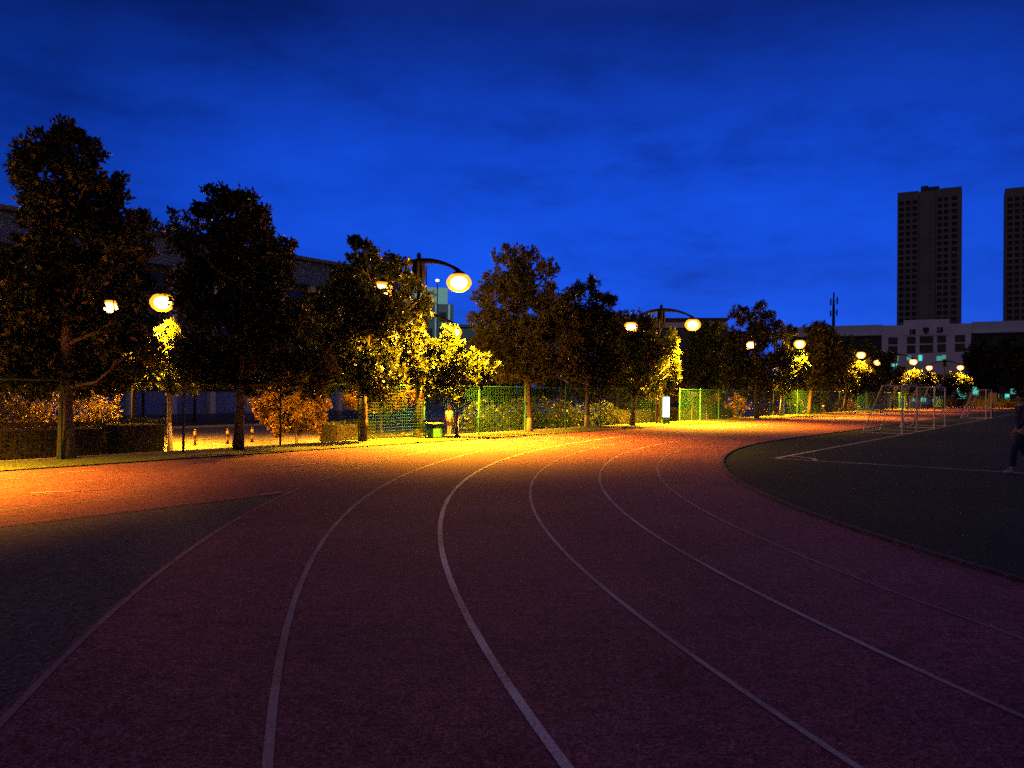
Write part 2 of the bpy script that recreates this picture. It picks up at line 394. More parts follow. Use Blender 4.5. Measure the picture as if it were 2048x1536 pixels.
# gap for the entrance between these two columns
tpx = lambda px: (fence_pt(px) - P0).dot(EX)
gapA, gapB = tpx(1312), tpx(1359)
first = tpx(367); step = 2.93
ts = [first + step * k for k in range(-14, 60)]
ts = [t for t in ts if t < gapA - 1.2] + [gapA] + [gapB, tpx(1400), tpx(1437)]
t = ts[-1]
while t < 150: t += step * 1.02; ts.append(t)
clamp_me = MB().box((0, 0, 0), (0.12, 0.11, 0.035)).mesh('clamp'); clamp_me.materials.append(M['green_metal'])
for t in ts:
    if t > 95: pass
    o = link('post', post_dim if t < tpx(720) else post_me, None, fence_root); o.location = (t, 0, 0)
for i in range(len(ts) - 1):
    t0, t1 = ts[i], ts[i + 1]
    if abs(t0 - gapA) < 1e-6: continue
    far = t0 > 45
    b = MB()
    gap = 0.1 if not far else 0.16
    z = 0.1
    wr = (0.0018 if t1 < tpx(830) else 0.0032) if not far else 0.005
    while z < FH - 0.03:
        b.tube([(t0, 0, z), (t1, 0, z)], wr, 4, False); z += gap
    xx = t0 + gap
    while xx < t1 - 0.02:
        b.tube([(xx, 0.006, 0.06), (xx, 0.006, FH - 0.02)], wr * 0.8, 4, False); xx += gap
    b.build('mesh_panel', M['wire_dim'] if t1 < tpx(700) else M['wire'], fence_root)
    b = MB(); b.tube([(t0, 0, FH - 0.01), (t1, 0, FH - 0.01)], 0.024, 8); b.build('top_rail', M['post_dim'] if t1 < tpx(700) else M['green_metal'], fence_root)
for px in (820, 922, 1010):
    t = min(ts, key=lambda q: abs(q - tpx(px)))
    for z in (0.62, 1.17):
        o = link('clamp', clamp_me, None, fence_root); o.location = (t, -0.0, z)

# ------------------------------------------------------------------ street lamps
LIGHTS = []
def sodium(loc, power, parent=None):
    l = bpy.data.lights.new('sodium_light', 'SPOT'); l.energy = power; l.color = (1.0, 0.38, 0.010); l.shadow_soft_size = 0.12
    l.spot_size = R(141); l.spot_blend = 0.8
    g_ = bpy.data.lights.new('bowl_glow', 'POINT'); g_.energy = power * 0.03; g_.color = (1.0, 0.38, 0.02); g_.shadow_soft_size = 0.3
    go_ = bpy.data.objects.new('bowl_glow', g_); COL.objects.link(go_); go_.location = loc
    if parent: go_.parent = parent
    o = bpy.data.objects.new('sodium_light', l); COL.objects.link(o); o.location = loc
    if parent: o.parent = parent
    LIGHTS.append(o); return o
def make_lamp(headz=5.2, arm=1.8, power=39000.0):
    """local x is the arm direction"""
    root = empty('street_lamp', (0, 0, 0))
    top = headz + 0.75
    MB().tube([(0, 0, 0), (0, 0, 1.1), (0, 0, 1.15), (0, 0, top)], [0.11, 0.10, 0.075, 0.055], 10).lathe([(0.2, 0), (0.2, 0.03), (0.13, 0.12), (0.11, 0.3)], 12).build('pole', M['black_metal'], root, True)
    b = MB()
    b.lathe([(0.06, -1.0), (0.10, -0.62), (0.13, -0.2), (0.15, 0.0), (0.12, 0.12), (0.055, 0.17), (0.075, 0.22), (0.08, 0.28), (0.05, 0.36), (0.01, 0.38)], 12, (0, 0, top - 0.05))
    b.build('finial', M['black_metal'], root, True)
    b = MB()
    for k in range(6):
        an = k * math.pi / 3
        c_, s_ = math.cos(an), math.sin(an)
        L_ = 0.85 if k % 3 else 0.98
        b.tube([(c_ * 0.13, s_ * 0.13, top - 0.02), (c_ * 0.185, s_ * 0.185, top - 0.35), (c_ * 0.17, s_ * 0.17, top - L_)], [0.075, 0.07, 0.016], 6)
    b.build('collar_fin', M['black_metal'], root)
    for sg in (1, -1):
        pts = []; rad = []
        for q in np.linspace(0, 1, 12):
            pts.append((sg * arm * q, 0, top + 0.02 - 0.46 * q ** 2.3)); rad.append(0.12 - 0.065 * min(1, q * 1.4) + (0.01 if q > 0.9 else 0))
        am = MB().tube(pts, rad, 8)
        am.build('arm', M['black_metal'], root, True)
        hd = MB().lathe([(0.22, 0.20), (0.20, 0.24), (0.13, 0.29), (0.05, 0.33)], 16, (sg * arm, 0, headz)).build('lamp_hood', M['black_metal'], root, True)
        bw = MB().lathe([(0.02, -0.40), (0.18, -0.38), (0.33, -0.28), (0.41, -0.14), (0.40, -0.02), (0.31, 0.12), (0.18, 0.20)], 28, (sg * arm, 0, headz + 0.02)).build('lamp_halo_bowl', M['lamp_halo_glass'], root, True)  # oversized glowing bowl, shaped to stand in for the lamp halo
        MB().lathe([(0.02, -0.32), (0.14, -0.30), (0.24, -0.21), (0.285, -0.11), (0.26, 0.0), (0.13, 0.09)], 20, (sg * arm, 0, headz + 0.02)).build('bulb', M['lamp_bulb'], bw, True)  # core enlarged to carry the glare as well as the bulb
        sodium((sg * arm, 0, headz - 0.44), power, root)
    return root
LP = make_lamp()
NANG = math.atan2(NX.y, NX.x)
lamp_specs = []
for k in range(-1, 6):
    lamp_specs.append((Vector((-3.2 + 11.1 * k, 27.0 + 15.4 * k, 0)) if k >= 0 else Vector((-14.0, 13.2, 0)), NANG))
lamp_labels = ['double arm street lamp by the track just outside the left of the photo',
               'nearest tall double arm street lamp, its pole rising through brightly lit yellow leaves',
               'double arm street lamp above the white light box near the fence opening',
               'third double arm street lamp along the fence, next to dark pointed tree tops',
               'fourth street lamp along the fence, left of the goals, above orange lit leaves',
               'fifth street lamp along the fence, straight above the nearest white goal',
               'farthest double lamp along the fence, two glowing heads side by side over orange leaves']
for i, (p, an) in enumerate(lamp_specs):
    o = LP if i == 0 else copy_tree(LP)
    if i == 6: p = at(1889, 800, 104.0); p.z = 0
    if i == 5: p = at(1790, 800, 87.5); p.z = 0
    o.location = p; o.rotation_euler = (0, 0, an)
    if i >= 4:
        for ch in o.children:
            if ch.type == 'LIGHT': ch.data = ch.data.copy(); ch.data.energy *= 0.5
    tag(o, lamp_labels[i], 'street lamp', 'street lamps along the running track fence')
o = copy_tree(LP); p = at(268, 770, 31.5); o.scale = (1.12, 1.12, 1.12); o.location = (p.x, p.y, GL); o.rotation_euler = (0, 0, NANG)
tag(o, 'double arm street lamp between the two big dark trees at the left', 'street lamp', 'street lamps on the square outside the fence')
plaza_lamps = [o]
o = copy_tree(LP); p = at(846, 770, 37.0); o.location = (p.x, p.y, GL); o.rotation_euler = (0, 0, NANG)
tag(o, 'street lamp on the square behind the small yellow lit tree, glowing orange', 'street lamp', 'street lamps on the square outside the fence')
plaza_lamps.append(o)
for o, k_ in zip(plaza_lamps, (0.75, 0.6)):
    for ch in o.children:
        if ch.type == 'LIGHT': ch.data = ch.data.copy(); ch.data.energy *= k_

# off-frame lamp: narrowed beam, fence-side head dimmed so hedge and fence stay dark
for ch in LP.children:
    if ch.type == 'LIGHT':
        ch.data = ch.data.copy()
        side = 1.0 if ch.location.x > 0 else 0.12
        if ch.data.type == 'SPOT': ch.data.energy = 52000.0 * side; ch.data.spot_size = R(126); ch.data.spot_blend = 1.0
        else: ch.data.energy = 130.0
# ------------------------------------------------------------------ foliage
rng = np.random.default_rng(11)
def leaves(lobes, L=0.19, W=0.085, per=8, dens=180.0, out=0.6, upw=0.25, shell=0.5, clump=0.0, fill=2.0):
    """lobes: list of (center, radius) -> quads of folded leaves in rosettes"""
    C = []; O = []
    if clump:
        sub = []
        for c, r in lobes:
            rs = min(clump, r * 0.62); k_ = max(4, int(fill * (r / rs) ** 2))
            u = rng.normal(size=(k_, 3)); u /= np.linalg.norm(u, axis=1)[:, None]
            rad = (r - rs * 0.12) * (0.35 + 0.65 * rng.random(k_) ** 0.5)
            for p_, q_ in zip(np.array(c)[None] + u * rad[:, None], rng.uniform(0.6, 1.2, k_)): sub.append((p_, rs * q_, np.array(c)))
    else: sub = [(np.array(c), r, np.array(c)) for c, r in lobes]
    for c, r, cc in sub:
        n = max(5, int(dens * r * r * (0.19 / L) ** 2))
        u = rng.normal(size=(n, 3)); u /= np.linalg.norm(u, axis=1)[:, None]
        rad = r * (shell + (1 - shell) * rng.random(n) ** 0.6) * (1 + 0.10 * rng.normal(size=n))
        C.append(np.array(c)[None] + u * rad[:, None])
        w_ = (c - cc); l_ = np.linalg.norm(w_)
        O.append(u * 0.8 + (w_ / l_ * 0.5 if l_ > 1e-4 else 0))
    C = np.concatenate(C); O = np.concatenate(O)
    n = len(C)
    C = np.repeat(C, per, 0); O = np.repeat(O, per, 0)
    O = O * out + np.array([0, 0, upw])[None]
    a = rng.normal(size=(n * per, 3)); a /= np.linalg.norm(a, axis=1)[:, None]
    a = a + O; a /= np.linalg.norm(a, axis=1)[:, None]
    t = rng.normal(size=(n * per, 3)); b = np.cross(a, t); b /= np.linalg.norm(b, axis=1)[:, None]
    nn = np.cross(a, b)
    Ls = (L * (0.65 + 0.6 * rng.random(n * per)))[:, None]; Ws = (W * (0.7 + 0.5 * rng.random(n * per)))[:, None]
    C = C + rng.normal(size=C.shape) * L * 0.22
    V = np.stack([C, C + a * Ls * 0.5 + b * Ws * 0.5 + nn * Ws * 0.18, C + a * Ls - nn * Ls * 0.12, C + a * Ls * 0.5 - b * Ws * 0.5 + nn * Ws * 0.18], 1).reshape(-1, 3)
    Fq = np.arange(len(V)).reshape(-1, 4)
    return V, Fq
LAMP_GAPS = [(222, 612, 17), (314, 607, 24), (764, 566, 13), (915, 560, 30), (869, 662, 17), (1262, 649, 13), (1380, 646, 26), (1597, 686, 18), (1503, 688, 10), (1724, 709, 15), (1806, 723, 12), (1866, 735, 12), (1912, 735, 12), (842, 535, 24), (836, 590, 9)]
def project(W):
    d = W - np.array([[0, 0, CAMH]])
    A = np.array([rt, up, f0]); q = d @ A.T
    return 1024 + F * q[:, 0] / q[:, 2], 768 - F * q[:, 1] / q[:, 2]
def prune(V, base, skip):
    """leave the gaps of the crowns through which the lamps are seen"""
    C = V.reshape(-1, 4, 3).mean(1) + np.array(base)[None]
    x, y = project(C); keep = np.ones(len(C), bool)
    for i, (gx, gy, gr) in enumerate(LAMP_GAPS):
        if gx in skip: continue
        keep &= ((x - gx) ** 2 + (y - gy) ** 2) > (gr * (1 + 0.35 * (rng.random(len(C)) - .5))) ** 2
    return V.reshape(-1, 4, 3)[keep].reshape(-1, 3)
def tree(name, label, px_base, Y, lobes_px, leaf, group='trees along the fence', z0=0.0, trunk_r=0.13, L=0.155, W=0.08, dens=150.0, clump=0.26, fill=2.6, top_px=None, base_x=None, fork=None, white=None, out=0.6, upw=0.25, spread=0.5, per=8, back=None, wander=0.0):
    base = at(px_base, 770, Y); base.z = z0
    root = empty(name, base, 0, label, 'tree', group)
    lobes = []
    xs = [l[0] for l in lobes_px]; cw = (max(xs) - min(xs)) / F * Y * 0.5 + 0.3
    for (px, py, r) in lobes_px:
        rr = r / F * Y
        dy = rng.uniform(-1, 1) * spread * max(cw - rr * 0.5, 0.1)
        if back and px > back[0]: dy = back[1] + rng.uniform(-.35, .35)
        c = at(px, py, Y)
        k = (Y + dy) / Y
        c = Vector((c.x * k, Y + dy, CAMH + (c.z - CAMH) * k))
        lobes.append((tuple(c - base), rr))
    V, Fq = leaves(lobes, L, W, per, dens, out, upw, 0.25, max(clump, L * 1.5), fill)
    V = prune(V, base, ()); Fq = np.arange(len(V)).reshape(-1, 4)
    me = np_mesh('crown', V, Fq); link('crown', me, M[leaf], root)
    # trunk and limbs
    mx = sum(l[0][0] * l[1] for l in lobes) / sum(l[1] for l in lobes)
    my = sum(l[0][1] * l[1] for l in lobes) / sum(l[1] for l in lobes)
    zt = max(l[0][2] + l[1] * 0.5 for l in lobes); zb = min(l[0][2] - l[1] * 0.3 for l in lobes)
    fk = fork if fork is not None else max(0.9, zb + 0.15)
    b = MB()
    path = []
    for q in np.linspace(0, 1, 9):
        z = zt * 0.93 * q
        path.append(Vector((mx * q ** 1.5 + wander * math.sin(q * 5) + rng.normal() * 0.015, my * q ** 1.5 + rng.normal() * 0.015, z)))
    rad = [trunk_r * (1.25 if i == 0 else 1) * (1 - 0.82 * i / 8) for i in range(9)]
    b.tube(path, rad, 9)
    def on(z):
        q = min(1, max(0, z / (zt * 0.93))) * 8; i = min(7, int(q)); return path[i].lerp(path[i + 1], q - i)
    for c, r in lobes:
        c = Vector(c); s_z = max(fk, min(c.z - 0.5 * (c - Vector((mx, my, c.z))).length - 0.25, zt * 0.85))
        s_ = on(s_z); m_ = s_.lerp(c, 0.5) + Vector((0, 0, -0.12 * (c - s_).length))
        r0_ = trunk_r * 0.34
        b.tube([s_, s_.lerp(m_, 0.5) + Vector((rng.normal(), rng.normal(), 0)) * .03, m_, c], [r0_, r0_ * 0.8, r0_ * 0.6, r0_ * 0.2], 6)
        for _ in range(3):
            u = Vector(rng.normal(size=3)).normalized()
            b.tube([m_.lerp(c, 0.5), c + u * r * 0.7], [r0_ * 0.35, r0_ * 0.1], 4)
    b.build('trunk', M[white or 'bark'], root, True)
    return root
# bark with a whitewashed foot
def whitewash(name, h):
    m, nt, bs = newmat(name)
    tc_ = N(nt, 'ShaderNodeTexCoord'); sx = N(nt, 'ShaderNodeSeparateXYZ'); nt.links.new(tc_.outputs['Object'], sx.inputs[0])
    no = N(nt, 'ShaderNodeTexNoise', Scale=9.0, Detail=4.0); nt.links.new(tc_.outputs['Object'], no.inputs['Vector'])
    rp = ramp(nt, no.outputs['Fac'], [(0.3, (0.06, 0.045, 0.03)), (0.7, (0.16, 0.12, 0.085))])
    lt = N(nt, 'ShaderNodeMath', operation='LESS_THAN'); lt.inputs[1].default_value = h; nt.links.new(sx.outputs['Z'], lt.inputs[0])
    x_ = mix(nt, lt.outputs[0], rp.outputs['Color'], (0.5, 0.46, 0.42)); nt.links.new(x_, bs.inputs['Base Color']); bs.inputs['Roughness'].default_value = 0.85
    return m
M['bark_w'] = whitewash('whitewashed_bark', 0.55)
M['bark_w_high'] = whitewash('whitewashed_bark_high', 1.15)

def dpt(px, off=0.0): return fence_pt(px, off).y
tree('magnolia_tree', 'tallest dark magnolia at the left end of the fence, before clipped hedges', 135, dpt(135, .15),
     [(150, 272, 32), (120, 300, 34), (185, 300, 20), (92, 285, 30), (40, 315, 32), (62, 350, 36), (110, 360, 62), (180, 345, 34), (165, 400, 80), (212, 380, 30), (90, 420, 50), (150, 470, 85), (228, 455, 48), (288, 452, 24), (250, 500, 50), (60, 520, 50), (180, 560, 100), (80, 610, 90), (20, 690, 90), (262, 600, 60), (160, 690, 110), (255, 710, 60), (-50, 570, 80), (-60, 690, 80), (60, 740, 60), (215, 755, 40)],
     'leaf_dark', trunk_r=0.17, fork=1.6)
tree('magnolia_tree', 'second tall dark magnolia from the left, straight thick trunk before the blue square', 480, dpt(480, -.15),
     [(485, 392, 22), (465, 400, 18), (430, 400, 24), (398, 418, 20), (452, 435, 45), (365, 450, 24), (380, 480, 30), (515, 415, 22), (512, 450, 32), (495, 490, 50), (425, 500, 60), (530, 490, 24), (568, 490, 18), (545, 545, 42), (575, 520, 18), (470, 570, 85), (400, 590, 60), (545, 620, 62), (430, 670, 80), (540, 700, 60), (600, 660, 36), (400, 735, 50), (480, 745, 55), (560, 750, 40), (620, 730, 40), (640, 760, 30), (360, 720, 30)],
     'leaf_dark', trunk_r=0.13, fork=1.7)
tree('magnolia_tree', 'slim tree with whitewashed foot behind the fence, leaves lit under the left lamp pair', 342, 30.6,
     [(348, 655, 12), (330, 672, 14), (352, 676, 12), (310, 692, 16), (338, 700, 16), (290, 718, 26), (325, 722, 24), (360, 745, 38), (320, 760, 32), (270, 742, 26), (385, 765, 22)],
     'leaf_mid', 'trees on the square', GL, 0.10, L=0.2, white='bark_w_high')
tree('magnolia_tree', 'magnolia in front of the nearest lamp pole, one side glittering yellow', 727, dpt(727),
     [(728, 492, 14), (708, 488, 10), (745, 508, 12), (722, 515, 18), (700, 540, 30), (742, 552, 42), (800, 545, 36), (770, 530, 25), (668, 555, 26), (640, 625, 40), (690, 620, 60), (760, 625, 64), (825, 600, 34), (848, 592, 20), (845, 622, 22), (650, 700, 50), (720, 700, 70), (790, 690, 58), (828, 680, 32), (690, 745, 48), (760, 752, 42), (815, 745, 42), (618, 650, 20), (850, 690, 22)],
     'leaf_mid', back=(765, 1.7), trunk_r=0.12, fork=1.7)
tree('magnolia_tree', 'small low magnolia glowing bright yellow over the fence behind the green bin', 915, dpt(915, -.5),
     [(898, 672, 16), (880, 690, 26), (915, 700, 30), (895, 722, 34), (935, 725, 30), (962, 722, 22), (870, 735, 30), (980, 745, 18), (905, 755, 30), (850, 765, 30), (935, 760, 26), (915, 785, 20), (880, 775, 22), (965, 755, 16), (815, 760, 22)],
     'leaf_green', trunk_r=0.055, spread=0.3, back=(0, -0.5), fill=2.2)
tree('upright_tree', 'cone shaped tree with many upright branches and a leaning lit trunk', 1057, dpt(1057),
     [(1013, 502, 10), (1000, 520, 14), (1032, 512, 16), (1052, 520, 20), (1088, 530, 14), (1105, 540, 12), (1030, 560, 42), (1072, 570, 40), (985, 575, 22), (966, 590, 18), (1010, 610, 50), (1070, 640, 60), (1110, 610, 36), (1128, 650, 30), (970, 640, 32), (1000, 680, 50), (1060, 705, 55), (1110, 695, 42), (1130, 725, 22), (965, 680, 26), (1030, 735, 40), (1085, 745, 32), (1000, 725, 30)],
     'leaf_ginkgo', trunk_r=0.15, L=0.15, W=0.06, fork=1.85, upw=1.0, out=0.8, white='bark_w', spread=0.4)
tree('magnolia_tree', 'black tree crown right beside the cone shaped tree, above a short whitewashed trunk', 1175, dpt(1175, .3),
     [(1185, 572, 12), (1168, 580, 14), (1195, 588, 12), (1150, 590, 18), (1140, 612, 26), (1215, 598, 11), (1222, 603, 8), (1190, 625, 32), (1150, 650, 45), (1200, 665, 42), (1165, 710, 52), (1210, 730, 40), (1150, 755, 36), (1195, 765, 30)],
     'leaf_dark', trunk_r=0.11, L=0.2, white='bark_w')
tree('magnolia_tree', 'rounded magnolia beside the light box, its right edge shining gold', 1265, dpt(1265),
     [(1245, 655, 26), (1282, 655, 30), (1318, 668, 28), (1335, 685, 24), (1300, 700, 42), (1262, 715, 42), (1348, 715, 18), (1335, 745, 30), (1245, 750, 34), (1290, 765, 38), (1325, 775, 22), (1350, 735, 14)],
     'leaf_green', back=(1305, 3.0), trunk_r=0.13, L=0.19)
tree('round_tree', 'green leaved tree behind the fence opening under the second lamp', 1410, dpt(1410, 4),
     [(1400, 668, 22), (1422, 655, 16), (1388, 700, 28), (1420, 705, 36), (1440, 690, 18), (1400, 745, 38), (1440, 745, 30), (1375, 765, 20), (1425, 770, 26)],
     'leaf_shrub', 'trees on the square', GL, 0.14, L=0.2, white='bark_w_high')
tree('magnolia_tree', 'dark tree with two pointed tops standing against the blue sky', 1513, dpt(1513),
     [(1482, 622, 12), (1475, 640, 16), (1495, 635, 12), (1522, 618, 13), (1530, 640, 16), (1500, 662, 30), (1465, 672, 18), (1540, 668, 22), (1556, 650, 9), (1510, 710, 44), (1468, 715, 26), (1548, 715, 26), (1500, 758, 34), (1460, 758, 22), (1538, 765, 26)],
     'leaf_dark', trunk_r=0.13, L=0.22, W=0.1)
tree('magnolia_tree', 'tree with a pale slim trunk and golden leaves under the third lamp', 1563, dpt(1563),
     [(1572, 672, 18), (1590, 705, 20), (1602, 728, 14), (1575, 735, 26), (1555, 715, 20), (1590, 758, 20), (1565, 770, 16)],
     'leaf_green', trunk_r=0.12, L=0.22, W=0.1, white='bark_w_high')
tree('magnolia_tree', 'dark broad tree just right of the third lamp', 1618, dpt(1618),
     [(1622, 668, 16), (1640, 668, 22), (1655, 690, 22), (1632, 705, 30), (1660, 725, 26), (1625, 745, 32), (1650, 765, 24), (1608, 765, 18)],
     'leaf_dark', trunk_r=0.14, L=0.25, W=0.12)
tree('magnolia_tree', 'orange lit tree under the fourth lamp, left of the nearest goal', 1690, 72.4,
     [(1695, 690, 14), (1690, 715, 22), (1718, 735, 22), (1730, 755, 16), (1690, 755, 24), (1712, 775, 16), (1672, 740, 16)],
     'leaf_dark', trunk_r=0.14, L=0.25, W=0.12)
tree('magnolia_tree', 'dark rounded tree directly behind the top of the nearest goal', 1765, dpt(1765),
     [(1752, 712, 14), (1770, 722, 18), (1785, 745, 18), (1760, 752, 22), (1782, 770, 16), (1750, 775, 14)],
     'leaf_dark', trunk_r=0.15, L=0.3, W=0.14)
tree('magnolia_tree', 'small orange lit tree beneath the fifth lamp', 1815, 86.6,
     [(1808, 742, 14), (1825, 755, 16), (1800, 765, 14), (1822, 778, 12), (1838, 770, 10)],
     'leaf_dark', trunk_r=0.15, L=0.3, W=0.14)
tree('magnolia_tree', 'orange lit tree beneath the left one of the two farthest lamp heads', 1862, 104.6,
     [(1866, 752, 15), (1850, 762, 13), (1878, 765, 14), (1862, 780, 13), (1845, 785, 9), (1882, 785, 9)],
     'leaf_dark', trunk_r=0.15, L=0.3, W=0.14)
tree('magnolia_tree', 'orange lit tree beneath the right one of the two farthest lamp heads', 1912, 103.0,
     [(1912, 755, 15), (1925, 765, 15), (1900, 768, 13), (1915, 782, 13), (1935, 780, 10), (1898, 785, 8)],
     'leaf_dark', trunk_r=0.15, L=0.3, W=0.14)
for px, Y, lob, lab in (
    (1960, 122, [(1958, 690, 16), (1950, 715, 24), (1975, 720, 28), (1955, 750, 26), (1980, 765, 20)], 'leftmost tree of the black clump at the right edge'),
    (2000, 118, [(1995, 700, 20), (2010, 720, 28), (1990, 745, 24), (2015, 755, 24)], 'middle tree of the black clump at the right edge'),
    (2045, 114, [(2035, 695, 24), (2055, 715, 34), (2035, 745, 28), (2070, 755, 30), (2045, 770, 18)], 'rightmost tree of the black clump at the right edge')):
    tree('broad_tree', lab, px, Y, lob, 'leaf_dark', 'black trees at the right edge', GL, 0.2, L=0.4, W=0.2)
# second row on the square, dark
for px, Y, lob, lab in (
    (230, 44, [(230, 640, 60), (290, 660, 45), (180, 660, 50), (250, 720, 60), (320, 730, 35)], 'black tree behind the left lamp pair, seen through the nearer crowns'),
    (610, 46, [(600, 690, 40), (640, 700, 40), (580, 740, 40), (660, 745, 40), (620, 650, 24)], 'black tree in the background between the second and third magnolia'),
    (1120, 58, [(1100, 660, 40), (1160, 680, 50), (1120, 740, 50), (1190, 740, 40), (1060, 730, 40)], 'black background tree filling the gap behind the cone shaped tree'),
    (1235, 56, [(1230, 640, 20), (1215, 690, 40), (1260, 700, 36), (1240, 750, 40)], 'black background tree left of the second lamp'),
    (1470, 66, [(1440, 680, 24), (1470, 700, 34), (1450, 745, 34), (1500, 750, 34)], 'olive background tree left of the two pointed tops'),
    (1650, 84, [(1640, 680, 22), (1665, 690, 22), (1650, 730, 30), (1690, 740, 24)], 'black background tree between the third and fourth lamps'),
    (560, 60, [(520, 720, 34), (560, 700, 40), (600, 760, 34), (540, 765, 34), (640, 780, 26)], 'black low background tree left of the orange maple'),
    (1010, 62, [(980, 720, 34), (1020, 740, 38), (960, 765, 30), (1010, 785, 28), (1060, 780, 30)], 'black low background tree behind the brightest green fence post'),
    (1140, 66, [(1100, 770, 30), (1140, 785, 30), (1185, 780, 30), (1215, 770, 26)], 'black low background tree above the yellowish shrubs'),
    (1290, 68, [(1250, 780, 26), (1290, 770, 30), (1330, 765, 26), (1340, 735, 26)], 'black low background tree behind the dome bushes'),
    (1480, 74, [(1440, 785, 20), (1480, 780, 24), (1520, 785, 22), (1555, 780, 22)], 'black low background tree above the brown shrubs'),
    (1590, 80, [(1575, 785, 18), (1605, 780, 20), (1640, 785, 18), (1600, 750, 24)], 'black low background tree right of the pale slim trunk'),
    (1780, 112, [(1740, 792, 12), (1765, 785, 16), (1800, 788, 14), (1830, 788, 12)], 'black low background tree seen through the nearest goal'),
    (1735, 98, [(1735, 700, 18), (1720, 730, 22), (1750, 740, 22), (1740, 770, 20)], 'black background tree between the fourth and fifth lamps')):
    tree('background_tree', lab, px, Y, lob, 'leaf_green', 'dark trees further back on the square', GL, 0.15, L=0.32, W=0.15)
# low orange trees (maples) on the planting behind the fence
tree('maple_tree', 'low spreading tree with orange lit leaves between the second magnolia and the boulder', 595, 33.5,
     [(520, 812, 18), (545, 795, 24), (580, 785, 26), (620, 782, 26), (565, 812, 28), (610, 812, 34), (640, 800, 20), (540, 825, 20), (590, 840, 30), (625, 838, 24), (560, 850, 20)],
     'leaf_maple', 'low orange maples', GL, 0.06, L=0.13, W=0.075)
tree('maple_tree', 'low orange maple seen behind the trunk of the third magnolia', 765, 36,
     [(720, 790, 24), (750, 782, 24), (785, 788, 26), (815, 795, 22), (740, 805, 20), (775, 808, 22), (700, 800, 16)],
     'leaf_maple', 'low orange maples', GL, 0.06, L=0.13, W=0.075)
tree('maple_tree', 'low orange maple beyond the fence opening', 1385, 56,
     [(1350, 790, 12), (1372, 785, 14), (1395, 788, 14), (1418, 792, 14), (1430, 800, 10)],
     'leaf_maple', 'low orange maples', GL, 0.07, L=0.22, W=0.11)
# shrubs and clipped hedges
def shrub(name, label, Y, lobes_px, leaf, group, L=0.09, W=0.05, dens=90.0, cat='shrub'):
    xs = [l[0] for l in lobes_px]
    base = at(sum(xs) / len(xs), 770, Y); base.z = GL
    root = empty(name, base, 0, label, cat, group)
    lobes = []
    for px, py, r in lobes_px:
        rr = r / F * Y; c = at(px, py, Y + rng.uniform(-.3, .3) * rr); lobes.append((tuple(c - base), rr))
    V, Fq = leaves(lobes, L, W, 7, dens, 0.7, 0.25, 0.72)
    link('foliage', np_mesh('foliage', V, Fq), M[leaf], root)
    b = MB()
    for c, r in lobes:
        for _ in range(4):
            u = Vector(rng.normal(size=3)).normalized() * r * 0.7
            b.tube([(rng.normal() * .12, rng.normal() * .12, 0), Vector(c) * 0.5, Vector(c) + u], [0.03, 0.02, 0.006], 5)
    b.build('stem', M['soil_dark'], root); return root
shrub('large_shrub', 'huge brownish bush at the left edge behind the first magnolia', 27.5, [(-10, 790, 60), (50, 780, 55), (95, 800, 50), (20, 850, 50), (75, 850, 40), (-60, 840, 50)], 'leaf_brown', 'brownish bushes at the left', 0.10, 0.055)
shrub('large_shrub', 'rounded brownish bush right of the first magnolia, above the clipped hedge', 29.0, [(170, 780, 32), (205, 800, 34), (165, 820, 34), (215, 832, 26), (190, 850, 24)], 'leaf_brown', 'brownish bushes at the left', 0.10, 0.055)
k = 0
for px, w_, top, lab in ((965, 36, 800, 'tall green shrub behind the fence right of the person in white'),
                    (1035, 34, 795, 'tall green shrub behind the leaning lit trunk, left side'),
                    (1075, 34, 792, 'tall green shrub between the leaning trunk and the next fence post'),
                    (1125, 34, 800, 'yellowish green shrub left of the short whitewashed trunk'),
                    (1160, 26, 806, 'yellowish green shrub directly behind the short whitewashed trunk'),
                    (1205, 30, 800, 'tall dark green shrub right of the short whitewashed trunk')):
    Y = dpt(px, 4.5)
    shrub('green_shrub', lab, Y, [(px, top + w_ * .8, w_ * .8), (px - w_ * .5, top + w_, w_ * .7), (px + w_ * .5, top + w_ * 1.05, w_ * .7), (px, top + w_ * 1.7, w_ * .8), (px + w_ * .4, top + w_ * 1.8, w_ * .7), (px - w_ * .4, top + w_ * 1.8, w_ * .7)], 'leaf_shrub', 'green shrubs behind the fence', 0.12, 0.065, 80)
for px, w_, top, lab in ((1250, 17, 795, 'dome shaped clipped bush left of the light box'), (1287, 18, 795, 'dome shaped clipped bush nearest to the light box')):
    Y = dpt(px, 6)
    shrub('dome_bush', lab, Y, [(px, top + w_, w_), (px - w_ * .4, top + w_ * 1.3, w_ * .8), (px + w_ * .4, top + w_ * 1.3, w_ * .8)], 'leaf_dark', 'dome bushes by the light box', 0.10, 0.06, 120)
for px, w_, top, lab, leaf in ((1475, 20, 790, 'brown dim shrub right of the fence opening', 'leaf_brown'), (1530, 24, 790, 'brown dim shrub behind the two pointed tops tree', 'leaf_brown'),
                         (1590, 20, 795, 'green shrub behind the pale slim trunk', 'leaf_shrub'), (1640, 24, 795, 'brown dim shrub right of the green lit fence panel', 'leaf_brown'), (1690, 24, 797, 'brown dim shrub left of the nearest goal', 'leaf_brown')):
    Y = dpt(px, 5)
    shrub('green_shrub', lab, Y, [(px, top + w_ * .8, w_ * .8), (px - w_ * .6, top + w_, w_ * .7), (px + w_ * .6, top + w_ * 1.05, w_ * .7), (px, top + w_ * 1.5, w_ * .8)], leaf, 'dim shrubs along the far fence', 0.2, 0.11, 80)
